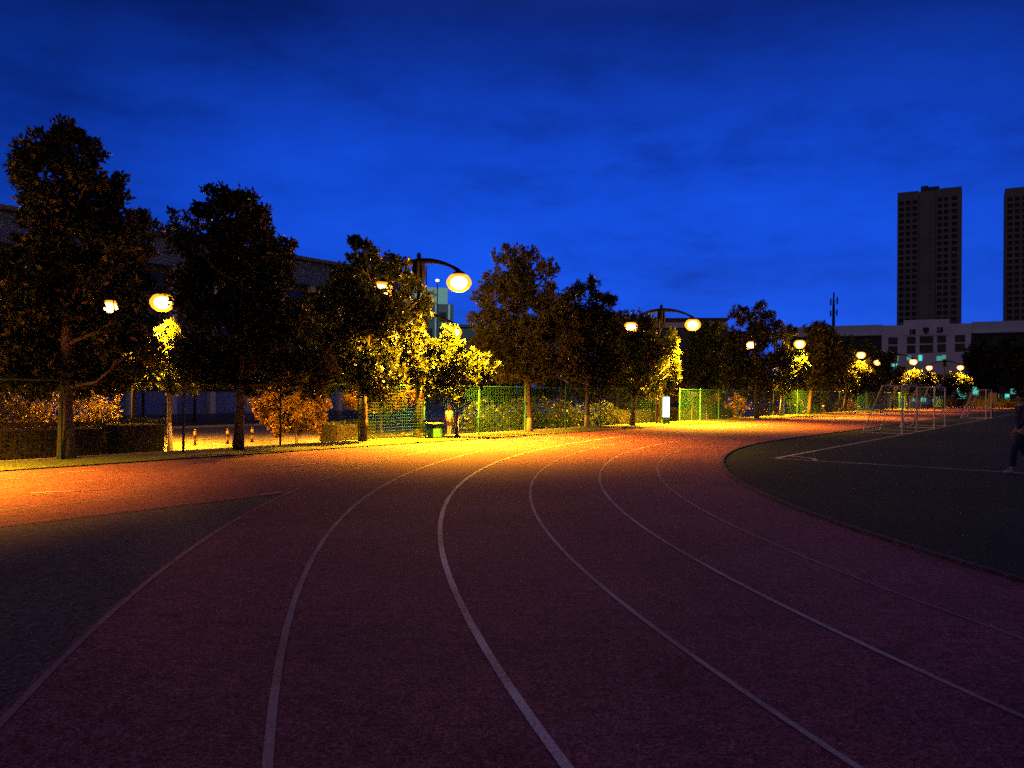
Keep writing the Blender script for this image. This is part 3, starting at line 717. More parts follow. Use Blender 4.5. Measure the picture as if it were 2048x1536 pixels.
def hedge(label, p, q, depth, h, leaf='leaf_shrub', L=0.07, dens=260.0, z0=GL):
    """clipped hedge from p to q"""
    d = q - p; ln = d.length; mid = (p + q) / 2
    root = empty('clipped_hedge', (mid.x, mid.y, z0), math.atan2(d.y, d.x), label, 'hedge', 'clipped hedges')
    MB().box((0, 0, h * 0.47), (ln - 0.12, depth - 0.12, h * 0.94)).build('hedge_core', M['soil_dark'], root)
    n = int((ln * depth + 2 * ln * h + 2 * depth * h) * dens)
    f = rng.random(n); A = np.array([ln * depth, ln * h, ln * h, depth * h, depth * h]); A = np.cumsum(A) / A.sum()
    P = np.zeros((n, 3)); O = np.zeros((n, 3)); u = rng.random(n); v = rng.random(n)
    i = np.searchsorted(A, f)
    P[:, 0] = (u - .5) * ln; P[:, 1] = (v - .5) * depth; P[:, 2] = v * h
    for kk, (ax, val, nrm) in enumerate(((2, h, (0, 0, 1)), (1, -depth / 2, (0, -1, 0)), (1, depth / 2, (0, 1, 0)), (0, -ln / 2, (-1, 0, 0)), (0, ln / 2, (1, 0, 0)))):
        m = i == kk; O[m] = nrm
        if kk in (1, 2): P[m, 0] = (u[m] - .5) * ln; P[m, 2] = v[m] * h
        if kk in (3, 4): P[m, 1] = (u[m] - .5) * depth; P[m, 2] = v[m] * h
        P[m, ax] = val
    P += rng.normal(size=P.shape) * 0.025
    a = rng.normal(size=(n, 3)) + O * 0.8; a /= np.linalg.norm(a, axis=1)[:, None]
    b = np.cross(a, rng.normal(size=(n, 3))); b /= np.linalg.norm(b, axis=1)[:, None]
    V = np.stack([P, P + a * L * .5 + b * L * .28, P + a * L, P + a * L * .5 - b * L * .28], 1).reshape(-1, 3)
    link('hedge_leaves', np_mesh('hedge_leaves', V, np.arange(len(V)).reshape(-1, 4)), M[leaf], root); return root
def fp(px, off): q = fence_pt(px, off); q.z = 0; return q
hedge('clipped hedge block at far left behind the first magnolia trunk', fp(-120, 2.6), fp(188, 2.6), 1.2, 1.55, 'leaf_brown')
hedge('clipped square hedge block with a slanting end, left of the striped bollards', fp(218, 2.8), fp(312, 2.8), 1.2, 1.6, 'leaf_shrub')
hedge('long low green hedge behind the boulder', fp(655, 8), fp(735, 8), 1.2, 1.05, 'leaf_shrub', 0.09, 150)
hedge('low dark hedge behind the green bin and the person', fp(700, 6.5), fp(868, 6.5), 0.8, 0.55, 'leaf_shrub', 0.09, 150)
hedge('low hedge beneath the dome shaped bushes by the light box', fp(1216, 4.5), fp(1305, 4.5), 1.0, 1.35, 'leaf_shrub', 0.1, 150)
hedge('low green hedge beyond the fence opening', fp(1345, 9), fp(1460, 9), 1.0, 1.2, 'leaf_shrub', 0.12, 100)
hh = hedge('black hedge at the far end of the straight beneath cyan windows', at(1885, 800, 112), at(2090, 800, 100), 1.2, 2.1, 'leaf_dark', 0.2, 60)

# ------------------------------------------------------------------ planter wall, boulders, bollards
def lowwall(label, p, q, h=0.3, wd=0.25, name='planter_wall'):
    d = q - p; mid = (p + q) / 2
    o = empty(name, (mid.x, mid.y, GL), math.atan2(d.y, d.x), label, 'wall')
    MB().box((0, 0, h / 2), (d.length, wd, h)).build('wall_body', M['kerb'], o)
    MB().box((0, 0, h + 0.028), (d.length + 0.06, wd + 0.08, 0.05)).build('coping', M['kerb'], o); return o
lowwall('low orange lit planter wall in front of the boulder and maples', fp(552, 3.4), fp(842, 3.4), 0.42)
lowwall('low dim planter wall along the green shrubs', fp(1118, 3.2), fp(1300, 3.2), 0.34)
def boulder(px, py, Y, r, label, sq=0.72):
    bm = bmesh.new(); bmesh.ops.create_icosphere(bm, subdivisions=3, radius=r)
    for v in bm.verts:
        n_ = v.co.normalized(); f_ = 1 + 0.10 * math.sin(n_.x * 5 + 1) * math.cos(n_.y * 4) + 0.08 * math.sin(n_.z * 7 + n_.x * 3) + random.gauss(0, .015)
        v.co = v.co * f_; v.co.z *= sq
    me = bpy.data.meshes.new('boulder'); bm.to_mesh(me); bm.free()
    o = link('boulder', me, M['rock'], None, True); p = at(px, py, Y); o.location = (p.x, p.y, GL + r * sq * 0.75)
    return tag(o, label, 'rock')
boulder(637, 868, dpt(637, 4.2), 0.36, 'rounded orange lit boulder beside the low orange maple')
boulder(1396, 832, dpt(1396, 6), 0.34, 'small rounded pale rock beyond the fence opening')
M['stripe'] = None
def stripe_mat():
    m, nt, b = newmat('striped_bollard_paint')
    tc_ = N(nt, 'ShaderNodeTexCoord'); sx = N(nt, 'ShaderNodeSeparateXYZ'); nt.links.new(tc_.outputs['Object'], sx.inputs[0])
    mu = N(nt, 'ShaderNodeMath', operation='MULTIPLY'); mu.inputs[1].default_value = 3.3; nt.links.new(sx.outputs['Z'], mu.inputs[0])
    fr = N(nt, 'ShaderNodeMath', operation='FRACT'); nt.links.new(mu.outputs[0], fr.inputs[0])
    rp = ramp(nt, fr.outputs[0], [(0.0, (0.012, 0.012, 0.012)), (0.5, (0.75, 0.42, 0.05))], 'CONSTANT')
    nt.links.new(rp.outputs['Color'], b.inputs['Base Color']); b.inputs['Roughness'].default_value = 0.5; return m
M['stripe'] = stripe_mat()
def make_bollard():
    r_ = empty('striped_bollard', (0, 0, 0))
    MB().lathe([(0.05, 0.02), (0.05, 0.66), (0.045, 0.70), (0.02, 0.72)], 12).build('post', M['stripe'], r_, True)
    MB().lathe([(0.10, 0), (0.10, 0.02), (0.055, 0.05)], 12).build('base_plate', M['black_metal'], r_)
    return r_
BO = make_bollard(); first_b = True
for px, py, lab in ((322, 898, 'leftmost black and orange striped bollard, next to the clipped hedge block'), (390, 891, 'striped bollard just right of the fence post on the orange square'),
                    (455, 888, 'striped bollard just left of the second magnolia trunk'), (504, 884, 'striped bollard just right of the second magnolia trunk'),
                    (1013, 852, 'striped bollard hidden beside the brightest green fence post'), (1040, 853, 'striped bollard left of the leaning lit trunk'), (1062, 853, 'striped bollard right behind the leaning lit trunk')):
    o = BO if first_b else copy_tree(BO); first_b = False
    o.location = ground(px, py, GL); tag(o, lab, 'bollard', 'striped bollards on the square')

# ------------------------------------------------------------------ bin, light box, signs
g = ground(868, 874, GL); g = fp(870, 0.9); g.z = 0.0
g = at(870, 800, fence_pt(870, -0.45).y)
bn = empty('litter_bin', (g.x, g.y, 0.012), ANG_E, 'green litter bin with a pitched front panel under a flat canopy', 'litter bin')
b = MB(); b.prism([(-0.22, 0), (0.22, 0), (0.22, 0.28), (0.0, 0.40), (-0.22, 0.28)], -0.14, 0.14)
b.v = [(x, -z, y + 0.03) for x, y, z in b.v]; b.f = [tuple(reversed(f)) for f in b.f]
b.build('bin_body', simple('bin_green', (0.06, 0.26, 0.05), 0.45), bn)
MB().box((-0.02, 0, 0.50), (0.62, 0.36, 0.035)).build('canopy', simple('canopy_green', (0.30, 0.42, 0.10), 0.5), bn)
MB().box((0.32, 0, 0.24), (0.05, 0.30, 0.485)).build('side_panel', M['green_metal'], bn)
MB().box((-0.31, 0.12, 0.24), (0.03, 0.03, 0.485)).build('support', M['green_metal'], bn)
st = fence_pt(917, -0.35)
tag(MB().lathe([(0.022, 0), (0.022, 0.55), (0.012, 0.57)], 8).build('marker_stake', M['white_metal']), 'short pale stake beside a green fence post right of the person', 'stake').location = (st.x, st.y, 0.01)
# lit advertising box with two bins in its foot
g = fence_pt(1331, -0.5)
lb = empty('light_box', (g.x, g.y, 0.012), R(4), 'upright white glowing light box on a green foot with two round bin openings', 'light box')
MB().box((0, 0, 0.86), (0.42, 0.16, 1.14)).build('box_frame', simple('box_frame_teal', (0.02, 0.10, 0.09), 0.4), lb)
MB().box((0, -0.083, 0.85), (0.345, 0.012, 1.03)).build('lit_panel', emissive('lit_white_panel', (0.80, 1.0, 0.98), 2.2), lb)
b = MB()
b.tube([(-0.02, -0.092, 0.84), (0.0, -0.092, 0.80), (0.015, -0.092, 0.86)], 0.008, 6); b.build('panel_mark', simple('mark_green', (0.05, 0.35, 0.2)), lb)
MB().box((0, 0, 0.145), (0.38, 0.26, 0.285)).build('bin_foot', simple('bin_bright_green', (0.10, 0.42, 0.06), 0.45), lb)
for sx in (-0.095, 0.095):
    b = MB().lathe([(0.062, 0), (0.062, 0.012)], 18); b.v = [(x + sx, -0.129 - z, y + 0.15) for x, y, z in b.v]; b.build('bin_opening', M['black_pane'], lb)
for px, lab in ((1313, 'left one of two slim dark posts beside the light box'), (1320, 'right one of two slim dark posts beside the light box')):
    p = fence_pt(px, -0.15)
    o = MB().tube([(0, 0, 0), (0, 0, 1.36)], 0.045, 8).lathe([(0.055, 1.36), (0.055, 1.40), (0.03, 1.43)], 8).build('gate_post', simple('gate_post_brown', (0.07, 0.05, 0.03), 0.6)); o.location = (p.x, p.y, 0.01)
    tag(o, lab, 'post')
# sign with three white roundels on a post
g = at(1384, 800, dpt(1384, 2.2)); sg = empty('direction_sign', (g.x, g.y, GL), R(6), 'small dark sign with three white round characters on a slim post', 'sign')
MB().tube([(0, 0, 0), (0, 0, 2.35)], 0.03, 8).build('post', simple('sign_post', (0.35, 0.33, 0.2), 0.5), sg)
MB().box((0, -0.05, 2.42), (0.72, 0.05, 0.34)).build('board', simple('sign_board', (0.03, 0.04, 0.04), 0.5), sg)
for i in range(3):
    b = MB(); cx = -0.2 + 0.2 * i; cz = 2.47
    b.tube([(cx + .06 * math.cos(a_), -0.082, cz + .06 * math.sin(a_)) for a_ in np.linspace(0, 2 * math.pi, 13)], 0.014, 5)
    b.box((cx, -0.08, cz), (0.10, 0.008, 0.022)); b.box((cx, -0.08, cz), (0.022, 0.0085, 0.10))
    b.build('character', M['white_metal'], sg)
MB().box((0.02, -0.08, 2.33), (0.32, 0.008, 0.05)).build('small_text', M['white_metal'], sg)
g = ground(1448, 843, GL); g = at(1448, 800, dpt(1448, 1.2))
wb = empty('wheelie_bin', (g.x, g.y, GL), R(20), 'dark blue green wheeled bin right of the fence opening', 'bin')
MB().box((0, 0, 0.5), (0.62, 0.6, 0.9), 0, 1.12).build('bin_body', simple('bin_dark', (0.01, 0.04, 0.06), 0.5), wb)
MB().box((0, 0, 1.0), (0.74, 0.72, 0.09), 0, 0.9).build('lid', simple('bin_lid', (0.01, 0.035, 0.05), 0.5), wb)
for sx in (-0.27, 0.27):
    b = MB().tube([(sx - .03, 0.26, 0.1), (sx + .03, 0.26, 0.1)], 0.1, 12); b.build('wheel', M['black_metal'], wb)
g = at(1985, 797, 62); nb = empty('notice_board', (g.x, g.y, 0), R(-28), 'small tan notice board on a post behind the farthest goal', 'notice board')
MB().box((0, 0, 1.35), (0.56, 0.07, 0.78)).build('board', simple('board_tan', (0.42, 0.30, 0.16), 0.6), nb)
MB().box((0, 0, 1.78), (0.58, 0.16, 0.06)).build('board_roof', simple('board_tan_top', (0.52, 0.38, 0.20), 0.6), nb)
MB().tube([(0, 0.06, 0), (0, 0.06, 1.0)], 0.035, 8).build('post', M['black_metal'], nb)

# ------------------------------------------------------------------ goals
def make_goal(wd=3.05, h=1.98, dt=0.75, db=1.5):
    """local x along the goal line, local y towards the back"""
    r_ = empty('football_goal', (0, 0, 0)); T = 0.04
    for x in (0, wd): MB().tube([(x, 0, 0), (x, 0, h)], T, 8).build('goal_post', M['white_metal'], r_)
    MB().tube([(-T, 0, h), (wd + T, 0, h)], T, 8).build('crossbar', M['white_metal'], r_)
    for x in (0, wd):
        MB().tube([(x, 0, h), (x, dt, h), (x, db, 0.03), (x, 0, 0.03)], 0.026, 8).build('side_frame', M['white_metal'], r_)
    MB().tube([(0, db, 0.03), (wd, db, 0.03)], 0.026, 8).build('ground_bar', M['white_metal'], r_)
    MB().tube([(0, dt, h), (wd, dt, h)], 0.022, 8).build('top_bar', M['white_metal'], r_)
    b = MB(); wr = 0.0028
    for i in range(1, 15):
        x = wd * i / 15
        b.tube([(x, 0, h), (x, dt, h), (x, db, 0.03)], wr, 3, False)
    for i in range(1, 12):
        q = i / 12; y = dt + (db - dt) * q; z = h * (1 - q) + 0.03
        b.tube([(0, 0.02, z), (0, y, z), (wd, y, z), (wd, 0.02, z)], wr, 3, False)
    for x in (0, wd):
        for i in range(1, 9):
            y = db * i / 9; ztop = h if y < dt else h * (db - y) / (db - dt)
            b.tube([(x, y, 0.03), (x, y, ztop)], wr, 3, False)
    b.build('net', simple('net_cord', (0.45, 0.45, 0.43), 0.8), r_); return r_
GO = make_goal()
for i, (p, lab) in enumerate(((ground(1816, 870), 'nearest white football goal on the turf'), (ground(1866, 857.5), 'second white football goal, half hidden behind the nearest one'), (ground(2017, 839.5), 'farthest football goal, dim at the right edge of the turf'))):
    o = GO if i == 0 else copy_tree(GO)
    # keep every goal on the pitch's long line
    t = (p - cor).dot(EX); p = cor + EX * t; o.location = (p.x, p.y, 0.006); o.rotation_euler = (0, 0, ANG_E)
    tag(o, lab, 'goal', 'football goals along the pitch line')

# ------------------------------------------------------------------ people
def skin(name, J, Ed, mat, parent=None, sub=2):
    me = bpy.data.meshes.new('tmp'); me.from_pydata([j[0] for j in J], Ed, [])
    o = bpy.data.objects.new('tmp', me); COL.objects.link(o)
    md = o.modifiers.new('s', 'SKIN'); md.use_smooth_shade = True
    for i, j in enumerate(J):
        sv = me.skin_vertices[0].data[i]; r_ = j[1]
        sv.radius = r_ if hasattr(r_, '__len__') else (r_, r_); sv.use_root = (i == 0)
    sb = o.modifiers.new('d', 'SUBSURF'); sb.levels = sub; sb.render_levels = sub
    dg = bpy.context.evaluated_depsgraph_get(); dg.update()
    m2 = bpy.data.meshes.new_from_object(o.evaluated_get(dg)); m2.name = name
    bpy.data.objects.remove(o); m2.materials.clear()
    return link(name, m2, mat, parent, True)
SKIN = simple('skin', (0.42, 0.25, 0.18), 0.55, var=0.05)
HAIR = simple('hair_black', (0.012, 0.010, 0.010), 0.5)
HAIRB = simple('hair_brown', (0.09, 0.035, 0.02), 0.5)
def person(label, loc, rz, H, cloth, legs, shoe, hair, stride=0.0, shorts=True, swing=0.0, longhair=False, sleeves=False, group=None, armbend=0.3):
    """faces local -y; metres for H = 1.7 scaled"""
    k = H / 1.7; root = empty('person', loc, rz, label, 'person', group)
    V = lambda x, y, z: (x * k, y * k, z * k)
    J = []; E_ = []
    def add(p, r, par=None):
        J.append((V(*p), (r[0] * k, r[1] * k) if hasattr(r, '__len__') else r * k)); i = len(J) - 1
        if par is not None: E_.append((par, i))
        return i
    pel = add((0, 0, 0.92), (0.14, 0.10)); wst = add((0, 0, 1.08), (0.125, 0.09), pel); ch = add((0, 0.01, 1.28), (0.15, 0.105), wst)
    nk0 = add((0, 0.012, 1.42), (0.075, 0.07), ch); nk = add((0, 0.0, 1.49), 0.05, nk0); hd = add((0, -0.02, 1.57), (0.072, 0.085), nk); tp = add((0, -0.005, 1.655), (0.07, 0.083), hd)
    HANDS = []
    for sg in (1, -1):
        sh = add((sg * 0.17, 0.01, 1.385), 0.058, nk0)
        sw = swing * sg
        el = add((sg * 0.225, 0.03 - 0.25 * sw, 1.12), 0.042, sh); wr = add((sg * 0.235, 0.0 - 0.45 * sw - armbend * 0.25, 0.90 + 0.12 * armbend), 0.029, el)
        pm = add((sg * 0.232, -0.02 - 0.48 * sw - armbend * 0.28, 0.835 + 0.12 * armbend), (0.016, 0.036), wr)
        bx, by, bz = sg * 0.232, -0.02 - 0.48 * sw - armbend * 0.28, 0.835 + 0.12 * armbend
        for q, ln in ((-0.027, 0.066), (-0.009, 0.078), (0.009, 0.074), (0.026, 0.058)):
            a_ = add((bx, by + q, bz - 0.035), 0.0088, pm); c_ = add((bx - sg * 0.008, by + q * 1.1, bz - 0.035 - ln * .55), 0.0082, a_); add((bx - sg * 0.026, by + q * 1.1, bz - 0.035 - ln), 0.0068, c_)
        t_ = add((bx - sg * 0.016, by - 0.040, bz + 0.004), 0.010, pm); add((bx - sg * 0.03, by - 0.058, bz - 0.04), 0.008, t_)
        hp = add((sg * 0.088, 0, 0.88), 0.092, pel); st_ = stride * sg
        kn = add((sg * 0.095, -0.06 - st_ * 0.22, 0.50), 0.058, hp)
        back = max(0.0, -st_)
        an = add((sg * 0.095, 0.02 - st_ * 0.42 + back * 0.10, 0.095 + back * 0.16), 0.036, kn)
        add((sg * 0.10, -0.13 - st_ * 0.42 + back * 0.12, 0.035 + back * 0.06), (0.038, 0.026), an)
    body = skin('body', J, E_, SKIN, root)
    # face
    for sg in (1, -1):
        b = MB().lathe([(0.003, -0.011), (0.010, -0.005), (0.010, 0.005), (0.003, 0.011)], 8, V(sg * 0.03, -0.10, 1.60)); b.build('eye', HAIR, root, True)
        b = MB().lathe([(0.006, -0.03), (0.014, 0.0), (0.008, 0.03)], 8, V(sg * 0.076, 0.0, 1.585)); b.build('ear', SKIN, root, True)
    MB().tube([V(0, -0.098, 1.60), V(0, -0.122, 1.56), V(0, -0.10, 1.555)], [0.008 * k, 0.014 * k, 0.008 * k], 6).build('nose', SKIN, root, True)
    MB().tube([V(-0.024, -0.094, 1.525), V(0, -0.104, 1.523), V(0.024, -0.094, 1.525)], 0.006 * k, 6).build('mouth', simple('lips', (0.30, 0.12, 0.10)), root, True)
    hj = [(V(0, 0.022, 1.645), (0.082 * k, 0.086 * k)), (V(0, 0.004, 1.68), (0.075 * k, 0.085 * k)), (V(0, 0.052, 1.58), (0.078 * k, 0.055 * k))]
    he = [(0, 1), (0, 2)]
    if longhair: hj += [(V(0, 0.075, 1.47), (0.07 * k, 0.035 * k)), (V(0, 0.08, 1.36), (0.05 * k, 0.022 * k))]; he += [(2, 3), (3, 4)]
    skin('hair', hj, he, hair, root)
    # clothes
    sj = [(V(0, 0, 0.95), (0.165 * k, 0.125 * k)), (V(0, 0, 1.12), (0.15 * k, 0.112 * k)), (V(0, 0.01, 1.29), (0.172 * k, 0.122 * k)), (V(0, 0.012, 1.42), (0.09 * k, 0.078 * k))]
    se = [(0, 1), (1, 2), (2, 3)]
    for sg in (1, -1):
        sw = swing * sg; i0 = len(sj)
        sj.append((V(sg * 0.175, 0.01, 1.385), 0.074 * k)); sj.append((V(sg * 0.212, 0.022 - 0.14 * sw, 1.22), 0.064 * k)); se += [(3, i0), (i0, i0 + 1)]
        if sleeves: sj.append((V(sg * 0.235, 0.005 - 0.42 * sw - armbend * 0.24, 0.92 + 0.12 * armbend), 0.046 * k)); sj.insert(len(sj) - 1, (V(sg * 0.226, 0.032 - 0.25 * sw, 1.12), 0.058 * k)); se += [(i0 + 1, i0 + 2), (i0 + 2, i0 + 3)]
    skin('shirt', sj, se, cloth, root)
    pj = [(V(0, 0, 0.97), (0.162 * k, 0.122 * k)), (V(0, 0, 0.90), (0.165 * k, 0.125 * k))]; pe = [(0, 1)]
    for sg in (1, -1):
        i0 = len(pj); st_ = stride * sg; back = max(0.0, -st_)
        pj.append((V(sg * 0.09, 0, 0.85), 0.105 * k))
        if shorts: pj.append((V(sg * 0.096, -0.045 - st_ * 0.15, 0.58), 0.086 * k)); pe += [(1, i0), (i0, i0 + 1)]
        else:
            pj.append((V(sg * 0.096, -0.06 - st_ * 0.22, 0.50), 0.078 * k)); pj.append((V(sg * 0.096, 0.015 - st_ * 0.40 + back * .10, 0.14 + back * .16), 0.064 * k)); pe += [(1, i0), (i0, i0 + 1), (i0 + 1, i0 + 2)]
    skin('trousers', pj, pe, legs, root)
    for sg in (1, -1):
        st_ = stride * sg; back = max(0.0, -st_)
        skin('shoe', [(V(sg * 0.098, 0.045 - st_ * 0.42 + back * .10, 0.055 + back * .16), 0.046 * k), (V(sg * 0.10, -0.07 - st_ * 0.42 + back * .12, 0.045 + back * .10), (0.046 * k, 0.038 * k)), (V(sg * 0.10, -0.15 - st_ * 0.42 + back * .12, 0.038 + back * .05), (0.04 * k, 0.028 * k))], [(0, 1), (1, 2)], shoe, root)
    return root
WHITE = simple('white_cotton', (0.75, 0.70, 0.64), 0.85, var=0.06); DARKC = simple('dark_cloth', (0.02, 0.02, 0.028), 0.9)
NAVY = simple('navy_cloth', (0.014, 0.018, 0.075), 0.9); PALEB = simple('pale_blue_shoe', (0.35, 0.38, 0.55), 0.7); PLUM = simple('plum_cloth', (0.05, 0.03, 0.07), 0.9)
g = ground(898, 873.5, GL)
person('person in a white t-shirt and dark shorts standing behind the fence beside the green bin', (g.x, g.y, GL), R(150), 1.66, WHITE, DARKC, simple('shoe_tan', (0.3, 0.2, 0.15)), HAIRB, 0.1, True, 0.05, True)
g = ground(2042, 948, 0)
person('person in dark blue clothes walking on the turf at the right edge of the photo', (g.x, g.y, 0.006), R(-95), 1.68, NAVY, NAVY, PALEB, HAIR, 0.6, False, 0.35, sleeves=True)
g = at(1771, 800, 66); person('left one of two dark clothed people standing by the track behind the nearest goal', (fence_pt(1771, -1.2).x, fence_pt(1771, -1.2).y, 0.012), R(30), 1.15, DARKC, DARKC, DARKC, HAIR, 0.2, False, 0.1, group='people far along the track')
p = fence_pt(1784, -1.4); person('right one of two dark clothed people standing by the track behind the nearest goal', (p.x, p.y, 0.012), R(-40), 1.08, PLUM, DARKC, DARKC, HAIR, 0.3, False, 0.1, group='people far along the track')
p = fence_pt(1646, 2.5); person('distant person in a pale top behind the dim far fence', (p.x, p.y, GL), R(80), 1.65, simple('pale_top', (0.5, 0.42, 0.42), 0.85), DARKC, DARKC, HAIR, 0.3, False, 0.2, group='people far along the track')

# ------------------------------------------------------------------ buildings
def local_t(o, ux, px, py=780):
    d = ray(px, py); k = d.x / d.y; return (k * o.y - o.x) / (ux.x - k * ux.y)
# long pale building behind the square
LB = Vector((-40.0, 63.0, GL)); HT = 16.5
lb_ = empty('long_building', LB, ANG_E, 'long pale building with a broad roof band behind the trees at the left', 'building')
MB().box((3.7, 10.6, HT / 2 - 0.6), (81, 20, HT - 1.3)).build('wall', M['wall_dark'], lb_)
MB().box((3.7, 9.9, HT - 1.7), (82.4, 21.8, 2.4)).build('roof_band', M['wall_band'], lb_)
MB().box((3.7, 9.7, HT - 0.26), (83.4, 23.0, 0.34)).build('roof_edge', M['wall_grey'], lb_)
MB().box((3.7, 0.40, 1.15), (81, 0.34, 2.3)).build('plinth', M['wall_blue'], lb_)
win_me = MB().box((0, 0, 0), (3.1, 0.10, 2.9)).mesh('window'); win_me.materials.append(M['glass'])
fr = MB()
for dx in (-1.52, 0, 1.52): fr.box((dx, -0.07, 0), (0.08, 0.05, 2.9))
fr.box((0, -0.072, 0.5), (3.1, 0.045, 0.08)); frame_me = fr.mesh('frame'); frame_me.materials.append(M['wall_grey'])
for kx in range(-9, 13):
    x = 8 + kx * 4.0 - 6
    if x < -36 or x > 44: continue
    MB().box((x, 0.0, 6.85), (0.55, 0.7, 13.7)).build('column', M['wall_pale'], lb_)
    if x + 2 < 43:
        for zf in (4.3, 7.9, 11.5):
            o = link('window', win_me, None, lb_); o.location = (x + 2, 0.53, zf)
            if x > -14: q = link('frame', frame_me, None, o)
MB().box((44.36, 0.2, HT - 5.6), (0.16, 0.3, 5.2)).build('lit_edge', M['cyan_dim'], lb_)
# low canopy on the square (dark silhouette)
cp = at(420, 790, 58); cn_ = empty('canopy', (cp.x, cp.y, GL), ANG_E, 'dark flat shelter on slim posts beyond the blue lit square', 'shelter')
MB().box((0, 0, 2.35), (11, 2.4, 0.28)).build('roof', M['black_metal'], cn_)
for x in (-5, -1.2, 2.6, 5.2): MB().tube([(x, 0, 0), (x, 0, 2.25)], 0.09, 8).build('post', M['black_metal'], cn_)
# tower block with a greenish lit head
TB = at(905, 780, 150); TB.z = GL
tb = empty('stepped_building', TB, R(10), 'grey stepped building with a pale green lit upper storey right of the nearest lamp pole', 'building')
zt = lambda py, Y: (CAMH + (778 - py) / F * Y) - GL
h1, h2 = zt(574, 150), zt(608, 150)
MB().box((-6.5, 6, h2 / 2), (13, 12, h2)).build('wall', M['wall_grey'], tb)
MB().box((-6.0, 5, (h1 + h2) / 2), (10, 8, h1 - h2)).build('upper_storey', simple('pale_green_render', (0.55, 0.75, 0.72), 0.7, var=0.08, scale=0.5), tb)
for x in (-2.0, -4.6, -7.2, -9.8):
    for z in (h2 - 2.4, h2 - 5.4): MB().box((x, -0.02, z), (1.4, 0.10, 1.7)).build('window', M['glass'], tb)
for x in (-0.8, -3.3, -5.9, -8.5, -11.2): MB().box((x, -0.12, h2 / 2), (0.35, 0.26, h2 - 0.2)).build('pilaster', M['wall_pale'], tb)
MB().box((6, 8, h2 / 2 - 2.0), (12, 10, h2 - 4.0)).build('side_wing', M['wall_grey'], tb)
MB().box((6, 7.6, h2 - 3.8), (12.6, 11.4, 0.5)).build('wing_roof', M['wall_dark'], tb)
MB().box((5, 4, h2 - 3.0), (0.8, 0.8, 1.2)).build('roof_vent', M['wall_dark'], tb)
GB = at(1330, 780, 135); GB.z = GL
gb = empty('flat_building', GB, R(-8), 'flat roofed grey building behind the second lamp arms', 'building')
hg = (CAMH + (783 - 640) / F * 135) - GL
MB().box((0, 6, hg / 2), (20, 12, hg)).build('wall', M['wall_grey'], gb)
MB().box((0, 5.8, hg - 0.9), (20.5, 12.6, 0.9)).build('roof_band', M['wall_pale'], gb)
MB().box((0, 5.9, hg + 0.16), (20.9, 12.9, 0.3)).build('roof_edge', M['wall_dark'], gb)
for x in np.linspace(-8, 8, 6): MB().box((x, -0.03, hg - 3.0), (1.8, 0.08, 1.9)).build('window', M['glass'], gb)
# white building across the end of the straight
UX = Vector((0.867, -0.498, 0)); AU = math.atan2(UX.y, UX.x)
RB = Vector((83.8, 217.0, GL))
rbo = empty('front_building', RB, AU, 'wide white building with a raised centre bearing three dark characters at the right', 'building')
def rt_(px): return local_t(RB, UX, px, 700)
def rz_(px, py):
    t = rt_(px); p = RB + UX * t; d = ray(px, py); return CAMH + d.z / d.y * p.y - GL
TOP = rz_(1850, 647)
c0, c1 = rt_(1765), rt_(1942); L0_, L1_ = rt_(1560), rt_(2200)
def lbox(name, mat, px0, py0, px1, py1, y0, y1, parent=rbo):
    x0, x1 = rt_(px0), rt_(px1); pm = (px0 + px1) / 2; z1, z0 = rz_(pm, py0), rz_(pm, py1)
    return MB().box(((x0 + x1) / 2, (y0 + y1) / 2, (z0 + z1) / 2), (x1 - x0, y1 - y0, z1 - z0)).build(name, mat, parent)
MB().box(((L0_ + c0) / 2, 14, (TOP - 2.4) / 2), (c0 - L0_, 24, TOP - 2.4)).build('wall', M['wall_dark'], rbo)
MB().box(((c1 + L1_) / 2, 14, (TOP - 2.4) / 2), (L1_ - c1, 24, TOP - 2.4)).build('wall', M['wall_dark'], rbo)
for xa, xb in ((L0_, c0), (c1, L1_)):
    MB().box(((xa + xb) / 2, 12.6, TOP - 1.2), (xb - xa - 0.02, 27, 2.38)).build('roof_band', M['wall_pale'], rbo)
    MB().box(((xa + xb) / 2, 12.4, TOP - 2.62), (xb - xa - 0.04, 28, 0.42)).build('ledge', M['wall_pink'], rbo)
    nb_ = 6
    for i in range(nb_):
        xm = xa + (xb - xa) * (i + .5) / nb_
        MB().box((xm, 1.98, TOP - 6.2), ((xb - xa) / nb_ - 0.5, 0.10, 6.0)).build('window', M['glass_green'], rbo)
MB().box(((c0 + c1) / 2, 10, TOP / 2 - 0.2), (c1 - c0, 24, TOP - 0.4)).build('centre_wall', M['wall_pink'], rbo)
lbox('parapet', M['wall_pink'], 1808, 640.5, 1898, 652, -2.2, 1.0)
lbox('sign_panel', M['wall_pink'], 1806, 651.9, 1900, 671, -2.22, -1.99)
for px0, px1 in ((1778, 1796), (1815, 1832), (1840, 1867), (1875, 1892), (1910, 1930)):
    for a_, b_2 in ((673, 687), (690, 706)):
        dy = -(px0 - 1850) * 0.035
        lbox('window', M['glass_green'], px0, a_ + dy, px1, b_2 + dy, -2.10, -1.9)
for px0, px1, a_, b_2, mm in ((1778, 1788, 713, 722, 'cyan_dim'), (1788.3, 1797, 713, 722, 'cyan'), (1815, 1823, 712, 721, 'cyan_dim'), (1838, 1845, 711, 722, 'cyan'), (1874, 1884, 713, 722, 'cyan_dim'), (1885, 1892, 711, 719, 'cyan_dim'), (1778, 1797, 728, 738, 'cyan'), (1815, 1822, 735, 742, 'cyan_dim')):
    lbox('lit_window', M[mm], px0, a_, px1, b_2, -2.10, -1.9)
